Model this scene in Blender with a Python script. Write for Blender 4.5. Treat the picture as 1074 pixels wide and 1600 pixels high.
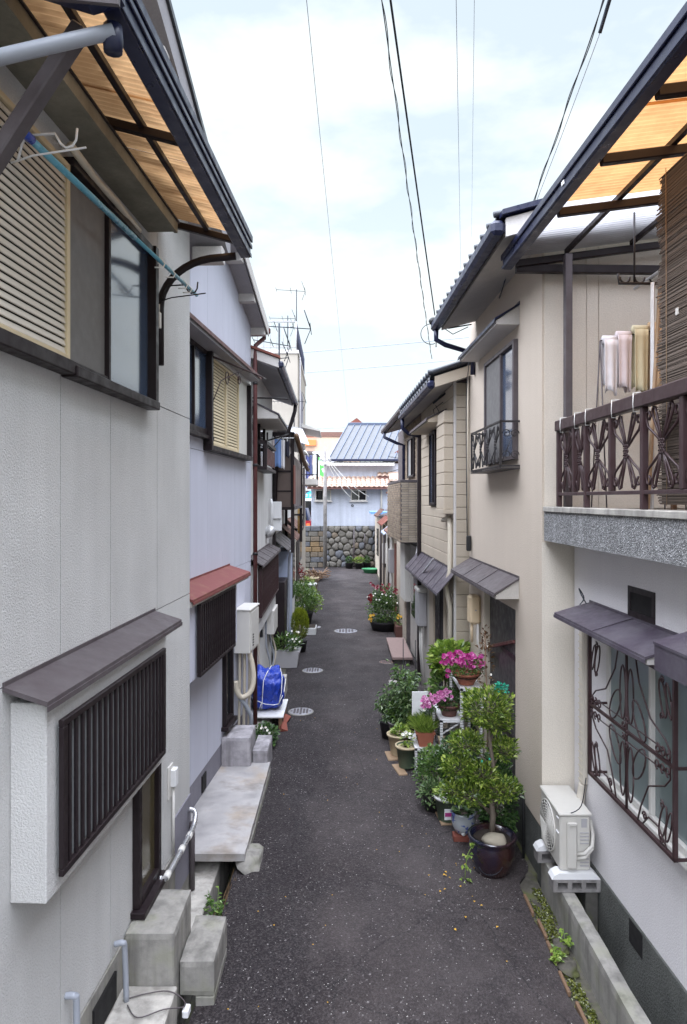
import bpy, math, random
from mathutils import Vector, Matrix, noise
PI = math.pi
for o in list(bpy.data.objects): bpy.data.objects.remove(o)
scn = bpy.context.scene
COL = scn.collection

# ------------------------------------------------------------------ camera, sky, sun, exposure
cam = bpy.data.objects.new('camera', bpy.data.cameras.new('camera')); COL.objects.link(cam)
cam.location = (0, 0, 3.4); cam.rotation_euler = (PI/2, 0, 0)
cam.data.lens = 24.0; cam.data.sensor_width = 36; cam.data.shift_y = -0.0125
cam.data.clip_start = 0.05; cam.data.clip_end = 4000
scn.camera = cam
SUN_EL, SUN_AZ = math.radians(66), math.radians(-128)      # azimuth from +Y towards +X
w = bpy.data.worlds.new('World'); scn.world = w; w.use_nodes = True
nt = w.node_tree; nt.nodes.clear()
def wn(t, **k):
    n = nt.nodes.new(t)
    for a, b in k.items(): setattr(n, a, b)
    return n
sky = wn('ShaderNodeTexSky', sky_type='NISHITA', sun_disc=False)
sky.sun_elevation = SUN_EL; sky.sun_rotation = SUN_AZ; sky.air_density = 1.0; sky.dust_density = 2.5; sky.ozone_density = 1.0
bg1 = wn('ShaderNodeBackground'); bg1.inputs['Strength'].default_value = 0.062
bg2 = wn('ShaderNodeBackground'); bg2.inputs['Color'].default_value = (0.90, 0.975, 1.0, 1); bg2.inputs['Strength'].default_value = 0.315
tc = wn('ShaderNodeTexCoord'); mp = wn('ShaderNodeMapping'); mp.inputs['Scale'].default_value = (1.0, 1.0, 2.4); mp.inputs['Location'].default_value = (0.0, 0.0, 1.3)
nz = wn('ShaderNodeTexNoise'); nz.inputs['Scale'].default_value = 2.1; nz.inputs['Detail'].default_value = 7; nz.inputs['Roughness'].default_value = 0.55
rp = wn('ShaderNodeValToRGB'); rp.color_ramp.elements[0].position = 0.46; rp.color_ramp.elements[0].color = (.66,.66,.66,1)
rp.color_ramp.elements[1].position = 0.56; rp.color_ramp.elements[1].color = (1,1,1,1)
mx = wn('ShaderNodeMixShader'); wo = wn('ShaderNodeOutputWorld')
L = nt.links.new
L(tc.outputs['Generated'], mp.inputs['Vector']); L(mp.outputs['Vector'], nz.inputs['Vector']); L(nz.outputs['Fac'], rp.inputs['Fac'])
sx = wn('ShaderNodeSeparateXYZ'); hz = wn('ShaderNodeMapRange'); hz.inputs[1].default_value = 0.02; hz.inputs[2].default_value = 0.42; hz.inputs[3].default_value = 0.32; hz.inputs[4].default_value = 0.0
ad = wn('ShaderNodeMath', operation='ADD', use_clamp=True); L(tc.outputs['Generated'], sx.inputs[0]); L(sx.outputs[2], hz.inputs[0]); L(hz.outputs[0], ad.inputs[0]); L(rp.outputs['Color'], ad.inputs[1])
tn = wn('ShaderNodeMix', data_type='RGBA', blend_type='MULTIPLY'); tn.inputs[0].default_value = 1.0; tn.inputs[7].default_value = (0.93, 1.13, 1.06, 1); L(sky.outputs['Color'], tn.inputs[6]); L(tn.outputs[2], bg1.inputs['Color']); L(ad.outputs[0], mx.inputs['Fac'])
L(bg1.outputs[0], mx.inputs[1]); L(bg2.outputs[0], mx.inputs[2]); L(mx.outputs[0], wo.inputs['Surface'])
sl = bpy.data.lights.new('sun', 'SUN'); sl.energy = 4.8; sl.angle = math.radians(110); sl.color = (0.83, 0.868, 1.0)
so = bpy.data.objects.new('sun', sl); COL.objects.link(so); so.location = (-20, -10, 40)
sd = Vector((math.sin(SUN_AZ)*math.cos(SUN_EL), math.cos(SUN_AZ)*math.cos(SUN_EL), math.sin(SUN_EL)))
so.rotation_euler = sd.to_track_quat('Z', 'Y').to_euler()
vs = scn.view_settings; vs.view_transform = 'Standard'; vs.look = 'None'; vs.exposure = 1.9; vs.gamma = 1
scn.render.engine = 'CYCLES'
scn.cycles.max_bounces = 6; scn.cycles.diffuse_bounces = 3; scn.cycles.glossy_bounces = 2; scn.cycles.transmission_bounces = 3; scn.cycles.transparent_max_bounces = 12
scn.cycles.sample_clamp_indirect = 4

# ------------------------------------------------------------------ materials
MATS = {}
class NB:
    def __init__(s, name):
        s.m = bpy.data.materials.new(name); s.m.use_nodes = True; s.t = s.m.node_tree
        s.t.nodes.clear(); s.o = s.t.nodes.new('ShaderNodeOutputMaterial')
        s.p = s.t.nodes.new('ShaderNodeBsdfPrincipled'); s.t.links.new(s.p.outputs[0], s.o.inputs[0])
        s.tc = s.t.nodes.new('ShaderNodeTexCoord'); MATS[name] = s.m
    def n(s, t, ins=None, **k):
        n = s.t.nodes.new(t)
        for a, b in k.items(): setattr(n, a, b)
        for a, b in (ins or {}).items():
            if isinstance(b, bpy.types.NodeSocket): s.t.links.new(b, n.inputs[a])
            else: n.inputs[a].default_value = b
        return n
    def l(s, a, b): s.t.links.new(a, b)
    def vec(s, sc=(1,1,1), src='Object'):
        return s.n('ShaderNodeMapping', {'Vector': s.tc.outputs[src], 'Scale': sc}).outputs[0]
    def noise(s, scale, detail=4, sc=(1,1,1), rough=.55, src='Object'):
        return s.n('ShaderNodeTexNoise', {'Vector': s.vec(sc, src), 'Scale': scale, 'Detail': detail, 'Roughness': rough}).outputs['Fac']
    def ramp(s, fac, stops):
        r = s.n('ShaderNodeValToRGB', {'Fac': fac}); e = r.color_ramp.elements
        while len(e) < len(stops): e.new(0.5)
        for el, (p, c) in zip(e, stops):
            el.position = p; el.color = (c, c, c, 1) if not isinstance(c, tuple) else (*c, 1)
        return r.outputs['Color']
    def mix(s, fac, a, b, mode='MIX'):
        n = s.n('ShaderNodeMix', data_type='RGBA', blend_type=mode)
        for sock, v in ((n.inputs[0], fac), (n.inputs[6], a), (n.inputs[7], b)):
            if isinstance(v, bpy.types.NodeSocket): s.l(v, sock)
            elif isinstance(v, tuple): sock.default_value = (*v, 1) if len(v) == 3 else v
            else: sock.default_value = v
        return n.outputs[2]
    def bump(s, h, strength=.3, dist=.01, prev=None):
        n = s.n('ShaderNodeBump', {'Height': h, 'Strength': strength, 'Distance': dist})
        if prev: s.l(prev, n.inputs['Normal'])
        s.l(n.outputs[0], s.p.inputs['Normal']); return n.outputs[0]
    def rgb(s, v): s.l(v, s.p.inputs['Base Color']) if isinstance(v, bpy.types.NodeSocket) else setattr(s.p.inputs['Base Color'], 'default_value', (*v, 1))
    def set(s, **k):
        for a, b in k.items():
            i = s.p.inputs[a.replace('_', ' ')]
            if isinstance(b, bpy.types.NodeSocket): s.l(b, i)
            else: i.default_value = b

def mul(c, k): return tuple(min(1, x*k) for x in c)
def stucco(name, c, grain=70, bs=.5, bd=.012, dirt=.82, streak=.88):
    b = NB(name)
    base = b.mix(b.ramp(b.noise(1.7, 6), [(.3, 0), (.7, 1)]), mul(c, dirt+.07), c)
    st = b.ramp(b.noise(1.0, 6, (4, 4, .3), .6), [(.25, streak), (.75, 1.0)])
    base = b.mix(1.0, base, st, 'MULTIPLY')
    g = b.noise(grain, 3, rough=.7)
    base = b.mix(1.0, base, b.ramp(g, [(.3, .86), (.65, 1.0)]), 'MULTIPLY')
    b.rgb(base); b.set(Roughness=.9, Specular_IOR_Level=.2)
    b.bump(g, bs, bd); return b.m
def concrete(name, c, moss=0.0):
    b = NB(name)
    base = b.mix(b.ramp(b.noise(5, 8, rough=.65), [(.36, 0), (.62, 1)]), mul(c, .62), c)
    base = b.mix(b.ramp(b.noise(3.5, 8, rough=.7), [(.48, 0), (.74, .45)]), base, mul(c, .42))
    base = b.mix(b.ramp(b.noise(2.0, 6, (5, 5, .35)), [(.47, 0), (.72, .75)]), base, mul(c, .34))
    if moss: base = b.mix(b.ramp(b.noise(5, 6), [(.5, 0), (.66, moss)]), base, (.10, .115, .03))
    b.rgb(base); b.set(Roughness=.88, Specular_IOR_Level=.25)
    b.bump(b.noise(60, 6, rough=.7), .35, .006); return b.m
def paint(name, c, rough=.45, dust=.12, metal=0.0, spec=.4):
    b = NB(name)
    f = b.noise(4, 6, rough=.7)
    dusty = tuple(x*(1-dust)+.30*dust for x in c)
    b.rgb(b.mix(b.ramp(f, [(.38, 0), (.72, 1)]), c, dusty))
    b.set(Roughness=b.ramp(b.noise(14, 5), [(.3, max(.05, rough-.12)), (.7, min(1, rough+.15))]), Metallic=metal, Specular_IOR_Level=spec)
    b.bump(b.noise(110, 2), .06, .002); return b.m
def rusty(name, c, amt=.5):
    b = NB(name)
    f = b.ramp(b.noise(7, 8, rough=.7), [(.5, 0), (.68, amt)])
    b.rgb(b.mix(f, c, (.22, .12, .07))); b.set(Roughness=.7); b.bump(b.noise(40, 5), .2, .004); return b.m
def glass(name, c, rough=.06, spec=.6, wavy=0.0):
    b = NB(name); b.rgb(b.mix(b.noise(2.5, 4), mul(c, .75), c)); b.set(Roughness=rough, Specular_IOR_Level=spec, IOR=1.5, Coat_Weight=.6, Coat_Roughness=rough)
    if wavy: b.bump(b.noise(90, 3), wavy, .004)
    return b.m
def wood(name, c, sc=(30, 30, 2)):
    b = NB(name); f = b.noise(3, 6, sc)
    b.rgb(b.mix(f, mul(c, .55), mul(c, 1.2))); b.set(Roughness=.75); b.bump(f, .25, .004); return b.m
def leafm(name, c1, c2, c3=None, trans=.25):
    b = NB(name)
    r = b.n('ShaderNodeNewGeometry').outputs['Random Per Island']
    col = b.ramp(r, [(0.0, c1), (.6, c2), (1.0, c3 or mul(c2, 1.5))])
    b.rgb(col); b.set(Roughness=.32, Specular_IOR_Level=.6)
    tr = b.n('ShaderNodeBsdfTranslucent', {'Color': col}); ms = b.n('ShaderNodeMixShader', {'Fac': trans})
    b.l(b.p.outputs[0], ms.inputs[1]); b.l(tr.outputs[0], ms.inputs[2]); b.l(ms.outputs[0], b.o.inputs[0]); return b.m
def plain(name, c, rough=.7, spec=.3):
    b = NB(name); f = b.noise(12, 5)
    b.rgb(b.mix(f, mul(c, .8), mul(c, 1.1))); b.set(Roughness=rough, Specular_IOR_Level=spec); return b.m

# walls
stucco('stucco_cream', (.66, .652, .632), 90, .75, .013)
stucco('stucco_lavender', (.60, .61, .70), 160, .15, .004, .88, .9)
stucco('stucco_white', (.74, .735, .72), 120, .25, .005, .82, .8)
stucco('stucco_beige', (.60, .52, .43), 85, .55, .011, .9, .95)
stucco('stucco_grey', (.76, .735, .735), 90, .5, .011, .9, .93)
stucco('stucco_warm', (.70, .64, .55), 85, .35, .01, .9, .93)
stucco('siding_cream', (.53, .455, .36), 150, .1, .003, .88, .9)
stucco('building_cream', (.46, .42, .36), 60, .1, .004, .85, .85)
stucco('plaster_blue_white', (.60, .64, .74), 20, .15, .01, .8, .72)
stucco('building_pink', (.62, .45, .34), 20, .1, .01)
stucco('soffit_grey', (.40, .39, .41), 60, .1, .004)
stucco('soffit_cream', (.52, .49, .45), 60, .1, .004)
stucco('trim_pale', (.66, .63, .60), 90, .2, .004)
stucco('hood_weathered', (.34, .32, .255), 30, .2, .004, .6, .65)
stucco('foundation_green', (.19, .195, .18), 60, 1.0, .016, .45, .6)
stucco('foundation_grey', (.27, .26, .30), 90, .3, .006, .8, .8)
b = NB('pebble_dash')
v = b.n('ShaderNodeTexVoronoi', {'Vector': b.vec(), 'Scale': 130}); 
b.rgb(b.mix(1.0, b.ramp(v.outputs['Color'], [(.1, .10), (.5, .22), (.9, .50)]), b.ramp(b.noise(2, 5, (4, 4, .6)), [(.35, .75), (.65, 1.0)]), 'MULTIPLY'))
b.set(Roughness=.9); b.bump(v.outputs['Distance'], .9, .008)
concrete('concrete', (.345, .33, .30), .3); concrete('concrete_pale', (.50, .475, .43)); concrete('concrete_lavender', (.42, .40, .42))
concrete('concrete_dark', (.10, .095, .085), .5); concrete('concrete_mossy', (.13, .12, .10), .8); concrete('concrete_block', (.29, .275, .265))
b = NB('concrete_stained')
bs = b.mix(b.ramp(b.noise(3, 8, rough=.65), [(.3, 0), (.7, 1)]), (.28, .27, .27), (.46, .44, .43))
bs = b.mix(b.ramp(b.noise(1.6, 5), [(.55, 0), (.70, .6)]), bs, (.30, .21, .11))
bs = b.mix(b.ramp(b.noise(2.3, 7, (1, 1.3, 1)), [(.55, 0), (.7, .7)]), bs, (.16, .14, .12))
b.rgb(bs); b.set(Roughness=b.ramp(b.noise(3, 4), [(.4, .35), (.6, .8)])); b.bump(b.noise(50, 5), .2, .004)
# metals and paints
paint('brown_frame', (.013, .0075, .009), .45, .02, spec=.3); paint('brown_frame_red', (.085, .018, .016), .5, .10)
paint('brown_metal', (.070, .056, .060), .5, .14); paint('navy_metal', (.011, .014, .042), .35, .0, spec=.45)
paint('plum_metal', (.060, .048, .066), .42, .2); paint('iron_brown', (.034, .014, .015), .45, .05)
paint('iron_black', (.012, .009, .010), .45, .1); paint('rail_brown', (.046, .024, .026), .4, .06)
paint('cream_metal', (.56, .46, .29), .5, .1); paint('cream_grey_metal', (.55, .505, .43), .5, .1)
paint('white_metal', (.72, .72, .72), .45, .12); paint('grey_plastic', (.36, .35, .36), .5, .15)
paint('pale_plastic', (.62, .60, .56), .45, .1); paint('cream_plastic', (.66, .52, .34), .45, .08)
paint('ac_white', (.52, .50, .455), .45, .08); paint('ac_dark', (.10, .10, .10), .6, .1)
paint('pipe_grey', (.30, .32, .36), .4, .1); paint('pipe_cream', (.56, .50, .40), .5, .12); paint('black_rubber', (.015, .015, .016), .5, .05)
paint('pole_blue', (.10, .33, .44), .3, .06, spec=.6); paint('cap_blue', (.02, .06, .36), .35, .02)
paint('silver', (.62, .62, .64), .25, .05, metal=.8); paint('alu', (.55, .55, .55), .4, .1, metal=.4)
paint('white_wire', (.75, .75, .72), .5, .05); paint('wire_dark', (.015, .02, .03), .6, 0); paint('wire_grey', (.26, .29, .33), .6, 0)
paint('metal_roof', (.095, .10, .108), .6, .06); paint('metal_rib', (.07, .09, .14), .4, .05); paint('pale_blue', (.40, .46, .60), .5, .1)
paint('dark_door', (.038, .034, .034), .5, .12); paint('dark_void', (.008, .007, .007), .9, 0)
paint('screen_grey', (.155, .15, .145), .7, .1); paint('teal_cap', (.06, .16, .12), .5, .1)
rusty('red_hood', (.17, .045, .042), .6); rusty('rust_roof', (.14, .07, .055), .7); rusty('red_brown', (.17, .045, .03), .3)
paint('roof_tile_dark', (.035, .04, .05), .35, .08); paint('lid_metal', (.30, .30, .33), .5, .2, metal=.2); paint('lid_rust', (.16, .09, .075), .7, .1)
glass('glass_sky', (.06, .09, .15), .07, .7, .15); glass('glass_dark', (.015, .017, .02), .06, .6); glass('glass_frost', (.22, .27, .28), .28, .5)
glass('glass_olive', (.085, .07, .035), .15, .5); glass('glass_teal', (.20, .25, .25), .22, .5); glass('glass_pale', (.34, .36, .37), .3, .4)
wood('wood_pale', (.38, .26, .16)); wood('wood_brown', (.20, .12, .07)); wood('bamboo_pole', (.42, .27, .10)); wood('bark', (.16, .13, .10), (20, 20, 6))
wood('sudare', (.15, .115, .09), (3, 3, 90)); wood('sudare_back', (.07, .05, .04), (3, 3, 90))
plain('paver_pink', (.30, .215, .195), .85); plain('soil', (.035, .026, .02), .95); plain('terracotta', (.33, .115, .07), .65); plain('terracotta_dark', (.13, .06, .05), .6); plain('brick_red', (.22, .07, .05), .85)
plain('pot_green', (.085, .115, .075), .45); plain('pot_cream', (.52, .43, .28), .5); plain('pot_black', (.018, .016, .018), .5); plain('pot_white', (.62, .62, .60), .35, .5)
plain('stone_round', (.30, .27, .21), .8); plain('cloth_white', (.74, .72, .74), .95); plain('cloth_pink', (.70, .62, .63), .95); plain('cloth_yellow', (.64, .585, .40), .95)
plain('cloth_tan', (.60, .44, .28), .95); plain('cloth_blue', (.20, .32, .62), .9); plain('cloth_dark', (.03, .03, .045), .9); plain('flower_white', (.80, .80, .74), .7)
plain('net_green', (.03, .30, .20), .6); plain('sign_white', (.80, .80, .80), .5); plain('sign_green', (.10, .55, .10), .5); plain('sign_teal', (.05, .38, .50), .5)
plain('sign_navy', (.05, .06, .16), .5); plain('sign_orange', (.80, .20, .06), .5); plain('sign_dark', (.03, .03, .03), .5); plain('blue_roof_sheet', (.16, .34, .62), .5)
plain('basin_green', (.07, .30, .14), .4); plain('label_magenta', (.42, .05, .22), .5); plain('car_red', (.35, .02, .03), .3, .6); plain('car_navy', (.03, .04, .09), .3, .6); plain('petal_yellow', (.60, .36, .05), .7); plain('twig', (.16, .10, .05), .9)
leafm('leaf_topiary', (.035, .08, .010), (.15, .24, .03), (.42, .50, .11)); leafm('leaf_dark', (.018, .050, .016), (.055, .12, .032), (.12, .20, .06))
leafm('leaf_mid', (.035, .085, .02), (.11, .21, .045), (.23, .34, .09)); leafm('leaf_light', (.10, .18, .03), (.22, .34, .05), (.40, .48, .12)); leafm('leaf_thuja', (.10, .15, .012), (.26, .32, .025), (.42, .45, .05))
leafm('leaf_grey', (.05, .10, .04), (.13, .21, .08), (.26, .34, .16)); leafm('leaf_brown', (.06, .03, .015), (.13, .07, .03)); leafm('moss', (.035, .045, .008), (.085, .10, .016), (.16, .17, .03), 0)
leafm('petal_magenta', (.32, .015, .14), (.48, .03, .24), (.60, .10, .36), .3); leafm('petal_pink', (.50, .12, .33), (.60, .20, .42), (.72, .42, .58), .3); leafm('petal_red', (.12, .01, .014), (.22, .018, .022), (.30, .05, .04), .3); leafm('petal_eye', (.12, .01, .08), (.2, .02, .12))
# asphalt
b = NB('asphalt')
g = b.n('ShaderNodeTexVoronoi', {'Vector': b.vec(), 'Scale': 85}); g2 = b.n('ShaderNodeTexVoronoi', {'Vector': b.vec(), 'Scale': 42})
base = b.mix(b.ramp(b.noise(.9, 7, rough=.6), [(.33, 0), (.66, 1)]), (.028, .021, .021), (.070, .058, .057))
base = b.mix(b.ramp(b.noise(.35, 4, (1, .35, 1)), [(.45, 0), (.62, .55)]), base, (.040, .035, .037))
base = b.mix(b.ramp(b.noise(2.6, 8, rough=.7), [(.52, 0), (.64, .6)]), base, (.020, .016, .018))
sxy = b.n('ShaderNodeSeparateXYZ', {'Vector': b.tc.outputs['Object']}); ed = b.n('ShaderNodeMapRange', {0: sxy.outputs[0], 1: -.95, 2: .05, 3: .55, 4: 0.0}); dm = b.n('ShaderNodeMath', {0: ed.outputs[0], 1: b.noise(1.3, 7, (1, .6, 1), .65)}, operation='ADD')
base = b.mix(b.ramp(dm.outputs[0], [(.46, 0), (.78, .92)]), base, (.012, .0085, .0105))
ck = b.n('ShaderNodeTexVoronoi', {'Vector': b.n('ShaderNodeMix', {0: .12, 4: b.vec((1.1, .8, 1)), 5: b.n('ShaderNodeTexNoise', {'Vector': b.vec(), 'Scale': 3.0, 'Detail': 6}).outputs['Color']}, data_type='VECTOR').outputs[1], 'Scale': .9}, feature='DISTANCE_TO_EDGE')
base = b.mix(b.ramp(ck.outputs['Distance'], [(.0, .75), (.006, 0)]), base, (.010, .009, .010))
base = b.mix(b.ramp(g.outputs['Color'], [(.40, 0), (.95, .42)]), base, (.135, .118, .117))
base = b.mix(b.ramp(g.outputs['Color'], [(.90, 0), (.95, .7)]), base, (.30, .28, .275))
base = b.mix(b.ramp(g2.outputs['Color'], [(.972, 0), (.98, .6)]), base, (.36, .34, .33))
b.rgb(base); b.set(Roughness=b.ramp(b.noise(1.5, 5), [(.3, .62), (.7, .88)]), Specular_IOR_Level=.35)
n1 = b.bump(g.outputs['Distance'], .85, .010); b.bump(b.noise(6, 6), .35, .03, n1)
# polycarbonate
for nm, c1, c2, tr, tp in (('poly_amber', (.70, .45, .23), (.36, .19, .085), .75, .30), ('poly_orange', (.62, .35, .15), (.34, .15, .055), .75, .28), ('poly_clear', (.80, .80, .82), (.60, .59, .60), .7, .5), ('poly_brown', (.20, .15, .13), (.12, .09, .08), .35, .05)):
    b = NB(nm)
    f = b.mix(.5, b.ramp(b.noise(1.6, 4, (1.2, 3.5, 1)), [(.40, 0), (.72, .9)]), b.ramp(b.noise(5, 6, (1.5, 1.0, 1), .7), [(.35, 0), (.8, .8)]))
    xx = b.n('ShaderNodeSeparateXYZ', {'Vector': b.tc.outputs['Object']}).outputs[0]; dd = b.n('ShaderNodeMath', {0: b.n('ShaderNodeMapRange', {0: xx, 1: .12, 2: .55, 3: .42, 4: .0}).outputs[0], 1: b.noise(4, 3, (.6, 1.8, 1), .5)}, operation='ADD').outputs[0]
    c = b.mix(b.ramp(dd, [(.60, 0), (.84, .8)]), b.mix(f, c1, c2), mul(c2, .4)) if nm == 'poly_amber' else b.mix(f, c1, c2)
    b.rgb(c); b.set(Roughness=.35)
    t = b.n('ShaderNodeBsdfTranslucent', {'Color': c}); ms = b.n('ShaderNodeMixShader', {'Fac': tr})
    b.l(b.p.outputs[0], ms.inputs[1]); b.l(t.outputs[0], ms.inputs[2])
    tb = b.n('ShaderNodeBsdfTransparent', {'Color': c}); m3 = b.n('ShaderNodeMixShader', {'Fac': tp}); b.l(ms.outputs[0], m3.inputs[1]); b.l(tb.outputs[0], m3.inputs[2]); b.l(m3.outputs[0], b.o.inputs[0])
# tarpaulin, glazed pot, patterned pot, stones, clay tiles, slotted steel
b = NB('tarp_blue'); b.rgb(b.mix(b.noise(5, 5), (.008, .03, .30), (.018, .06, .46))); b.set(Roughness=.32, Specular_IOR_Level=.6); b.bump(b.noise(7, 5, rough=.6), .9, .05)
b = NB('glaze_blue'); f = b.ramp(b.noise(3.5, 5, (1, 1, .5)), [(.4, 0), (.62, 1)])
b.rgb(b.mix(f, (.006, .007, .024), (.032, .011, .009))); b.set(Roughness=.16, Specular_IOR_Level=.7, Coat_Weight=.8, Coat_Roughness=.08)
b = NB('glaze_white'); f = b.ramp(b.noise(13, 3, (1, 1, 1.4)), [(.56, 0), (.60, 1)])
b.rgb(b.mix(f, (.42, .45, .47), (.10, .14, .38))); b.set(Roughness=.22, Specular_IOR_Level=.6, Coat_Weight=.5)
for nm, c1, c2 in (('rock_grey', (.095, .088, .078), (.21, .195, .17)), ('rock_blue', (.075, .08, .09), (.165, .17, .19)), ('rock_brown', (.10, .082, .062), (.23, .185, .14)), ('rock_tan', (.17, .115, .06), (.30, .21, .12))):
    b = NB(nm); b.rgb(b.mix(b.noise(5, 8, rough=.7), c1, c2)); b.set(Roughness=.9); b.bump(b.noise(14, 7, rough=.7), .7, .04)
b = NB('clay_tiles'); f = b.noise(2.4, 6); f2 = b.noise(9, 3)
b.rgb(b.mix(b.ramp(f2, [(.45, 0), (.6, 1)]), b.mix(f, (.33, .19, .13), (.44, .31, .23)), (.50, .41, .35))); b.set(Roughness=.8)
b = NB('slotted_steel'); v = b.vec((1, 1, 1)); sx = b.n('ShaderNodeSeparateXYZ', {'Vector': v})
wz = b.n('ShaderNodeMath', {0: sx.outputs[2], 1: 32.0}, operation='MULTIPLY'); fr = b.n('ShaderNodeMath', {0: wz.outputs[0]}, operation='FRACT')
b.rgb(b.mix(b.ramp(fr.outputs[0], [(.5, 0), (.52, 1)]), (.70, .70, .69), (.36, .36, .36))); b.set(Roughness=.5)
for nm, c1, c2 in (('brick_tan', (.20, .15, .105), (.34, .265, .19)), ('brick_pale', (.30, .25, .19), (.40, .34, .27))):
    b = NB(nm); r = b.n('ShaderNodeObjectInfo').outputs['Random']; b.rgb(b.mix(1.0, b.mix(r, c1, c2), b.ramp(b.noise(20, 5), [(.3, .75), (.7, 1.05)]), 'MULTIPLY')); b.set(Roughness=.9); b.bump(b.noise(45, 5), .4, .006)
# ------------------------------------------------------------------ mesh helpers
OFF = {}
STUFFY = {'foliage', 'flowers', 'flower_eyes', 'twigs', 'crown', 'grass', 'tread_pattern', 'stems', 'stem', 'white_flowers', 'yellow_flowers', 'branches', 'railing_ornament', 'grille_ornament', 'end_scrolls'}
def smooth(pts, k=5):
    P_ = [Vector(p) for p in pts]
    if len(P_) < 3: return P_
    out = []
    for i in range(len(P_)-1):
        a, b_, c, d = P_[max(i-1, 0)], P_[i], P_[i+1], P_[min(i+2, len(P_)-1)]
        for j in range(k):
            t = j/k; out.append(.5*((2*b_)+(c-a)*t+(2*a-5*b_+4*c-d)*t*t+(3*b_-a-3*c+d)*t**3))
    return out+[P_[-1]]
def root_of(o):
    while o.parent: o = o.parent
    return o
class MB:
    def __init__(s): s.v = []; s.f = []; s.smooth = []
    def add(s, vs, fs, smooth=False):
        k = len(s.v); s.v += [tuple(p) for p in vs]
        for f in fs: s.f.append(tuple(i+k for i in f)); s.smooth.append(smooth)
        return s
    def box(s, x0, x1, y0, y1, z0, z1, b=0.0, M=None):
        if x0 > x1: x0, x1 = x1, x0
        if y0 > y1: y0, y1 = y1, y0
        if z0 > z1: z0, z1 = z1, z0
        b = min(b, (x1-x0)*.45, (y1-y0)*.45, (z1-z0)*.45)
        if b <= 0:
            vs = [(x, y, z) for x in (x0, x1) for y in (y0, y1) for z in (z0, z1)]
            fs = [(0,1,3,2), (4,6,7,5), (0,4,5,1), (2,3,7,6), (0,2,6,4), (1,5,7,3)]
        else:
            c = (((x0+x1)/2), ((y0+y1)/2), ((z0+z1)/2)); h = ((x1-x0)/2, (y1-y0)/2, (z1-z0)/2)
            vs = []; idx = {}
            for sx in (-1, 1):
                for sy in (-1, 1):
                    for sz in (-1, 1):
                        for a in range(3):
                            p = [sx*(h[0]-b), sy*(h[1]-b), sz*(h[2]-b)]
                            p[a] = (sx, sy, sz)[a]*h[a]
                            idx[(sx, sy, sz, a)] = len(vs); vs.append(tuple(p[i]+c[i] for i in range(3)))
            fs = []
            def quad(a, ks): 
                q = [idx[k] for k in ks]; fs.append(tuple(q))
            for a in range(3):
                u, v = (a+1) % 3, (a+2) % 3
                for sg in (-1, 1):
                    ks = []
                    for su, sv in ((-1,-1), (1,-1), (1,1), (-1,1)):
                        k = [0, 0, 0]; k[a] = sg; k[u] = su; k[v] = sv; ks.append((*k, a))
                    quad(a, ks if sg > 0 else ks[::-1])
            for a in range(3):
                u, v = (a+1) % 3, (a+2) % 3
                for su in (-1, 1):
                    for sv in (-1, 1):
                        k0 = [0,0,0]; k1 = [0,0,0]; k0[a] = -1; k1[a] = 1
                        for k in (k0, k1): k[u] = su; k[v] = sv
                        q = [(*k0, u), (*k1, u), (*k1, v), (*k0, v)]
                        quad(a, q if su*sv > 0 else q[::-1])
            for sx in (-1, 1):
                for sy in (-1, 1):
                    for sz in (-1, 1):
                        q = [(sx, sy, sz, a) for a in range(3)]
                        quad(0, q if sx*sy*sz > 0 else q[::-1])
        if M is not None: vs = [M @ Vector(p) for p in vs]
        return s.add(vs, fs)
    def rough(s, x0, x1, y0, y1, z0, z1, amp=.005, step=.045, seed=0.0):
        """weathered block: gridded box with softened, chipped edges"""
        cx, cy, cz = (x0+x1)/2, (y0+y1)/2, (z0+z1)/2; h = ((x1-x0)/2, (y1-y0)/2, (z1-z0)/2); key = {}; vs = []; fs = []
        def V(p):
            k = tuple(round(c, 4) for c in p)
            if k in key: return key[k]
            q = Vector(p); d = [h[i]-abs(p[i]-(cx, cy, cz)[i]) for i in range(3)]; near = sorted(d)
            e = max(0, 1-near[1]/.02)                      # on an edge
            n_ = noise.noise(q*6+Vector((seed, 3, 1)))*.6+noise.noise(q*19+Vector((1, seed, 5)))*.4
            dirn = Vector([(p[i]-(cx, cy, cz)[i])/h[i] if d[i] < 1e-6 else 0 for i in range(3)])
            m_ = amp*n_*.6-e*(.004+amp*max(0, n_+.15)*2.2); q = q+dirn*m_
            key[k] = len(vs); vs.append(tuple(q)); return key[k]
        def axis(a, b_): n = max(1, int(round((b_-a)/step))); return [a+(b_-a)*i/n for i in range(n+1)]
        X, Y, Z = axis(x0, x1), axis(y0, y1), axis(z0, z1)
        for (A_, B_, f) in ((X, Y, lambda a, b_: (a, b_, z1)), (Y, X, lambda a, b_: (b_, a, z0)), (Y, Z, lambda a, b_: (x1, a, b_)), (Z, Y, lambda a, b_: (x0, b_, a)), (Z, X, lambda a, b_: (b_, y1, a)), (X, Z, lambda a, b_: (a, y0, b_))):
            for i in range(len(A_)-1):
                for j in range(len(B_)-1): fs.append((V(f(A_[i], B_[j])), V(f(A_[i+1], B_[j])), V(f(A_[i+1], B_[j+1])), V(f(A_[i], B_[j+1]))))
        return s.add(vs, fs)
    def prism(s, poly, axis, a0, a1):
        """polygon in the two axes other than `axis` (order y,z for x; x,z for y; x,y for z)"""
        n = len(poly)
        def P(p, a): return {0: (a, p[0], p[1]), 1: (p[0], a, p[1]), 2: (p[0], p[1], a)}[axis]
        vs = [P(p, a0) for p in poly] + [P(p, a1) for p in poly]
        fs = [tuple(range(n)), tuple(range(2*n-1, n-1, -1))] + [(i, i+n, (i+1) % n+n, (i+1) % n) for i in range(n)]
        return s.add(vs, fs)
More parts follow.
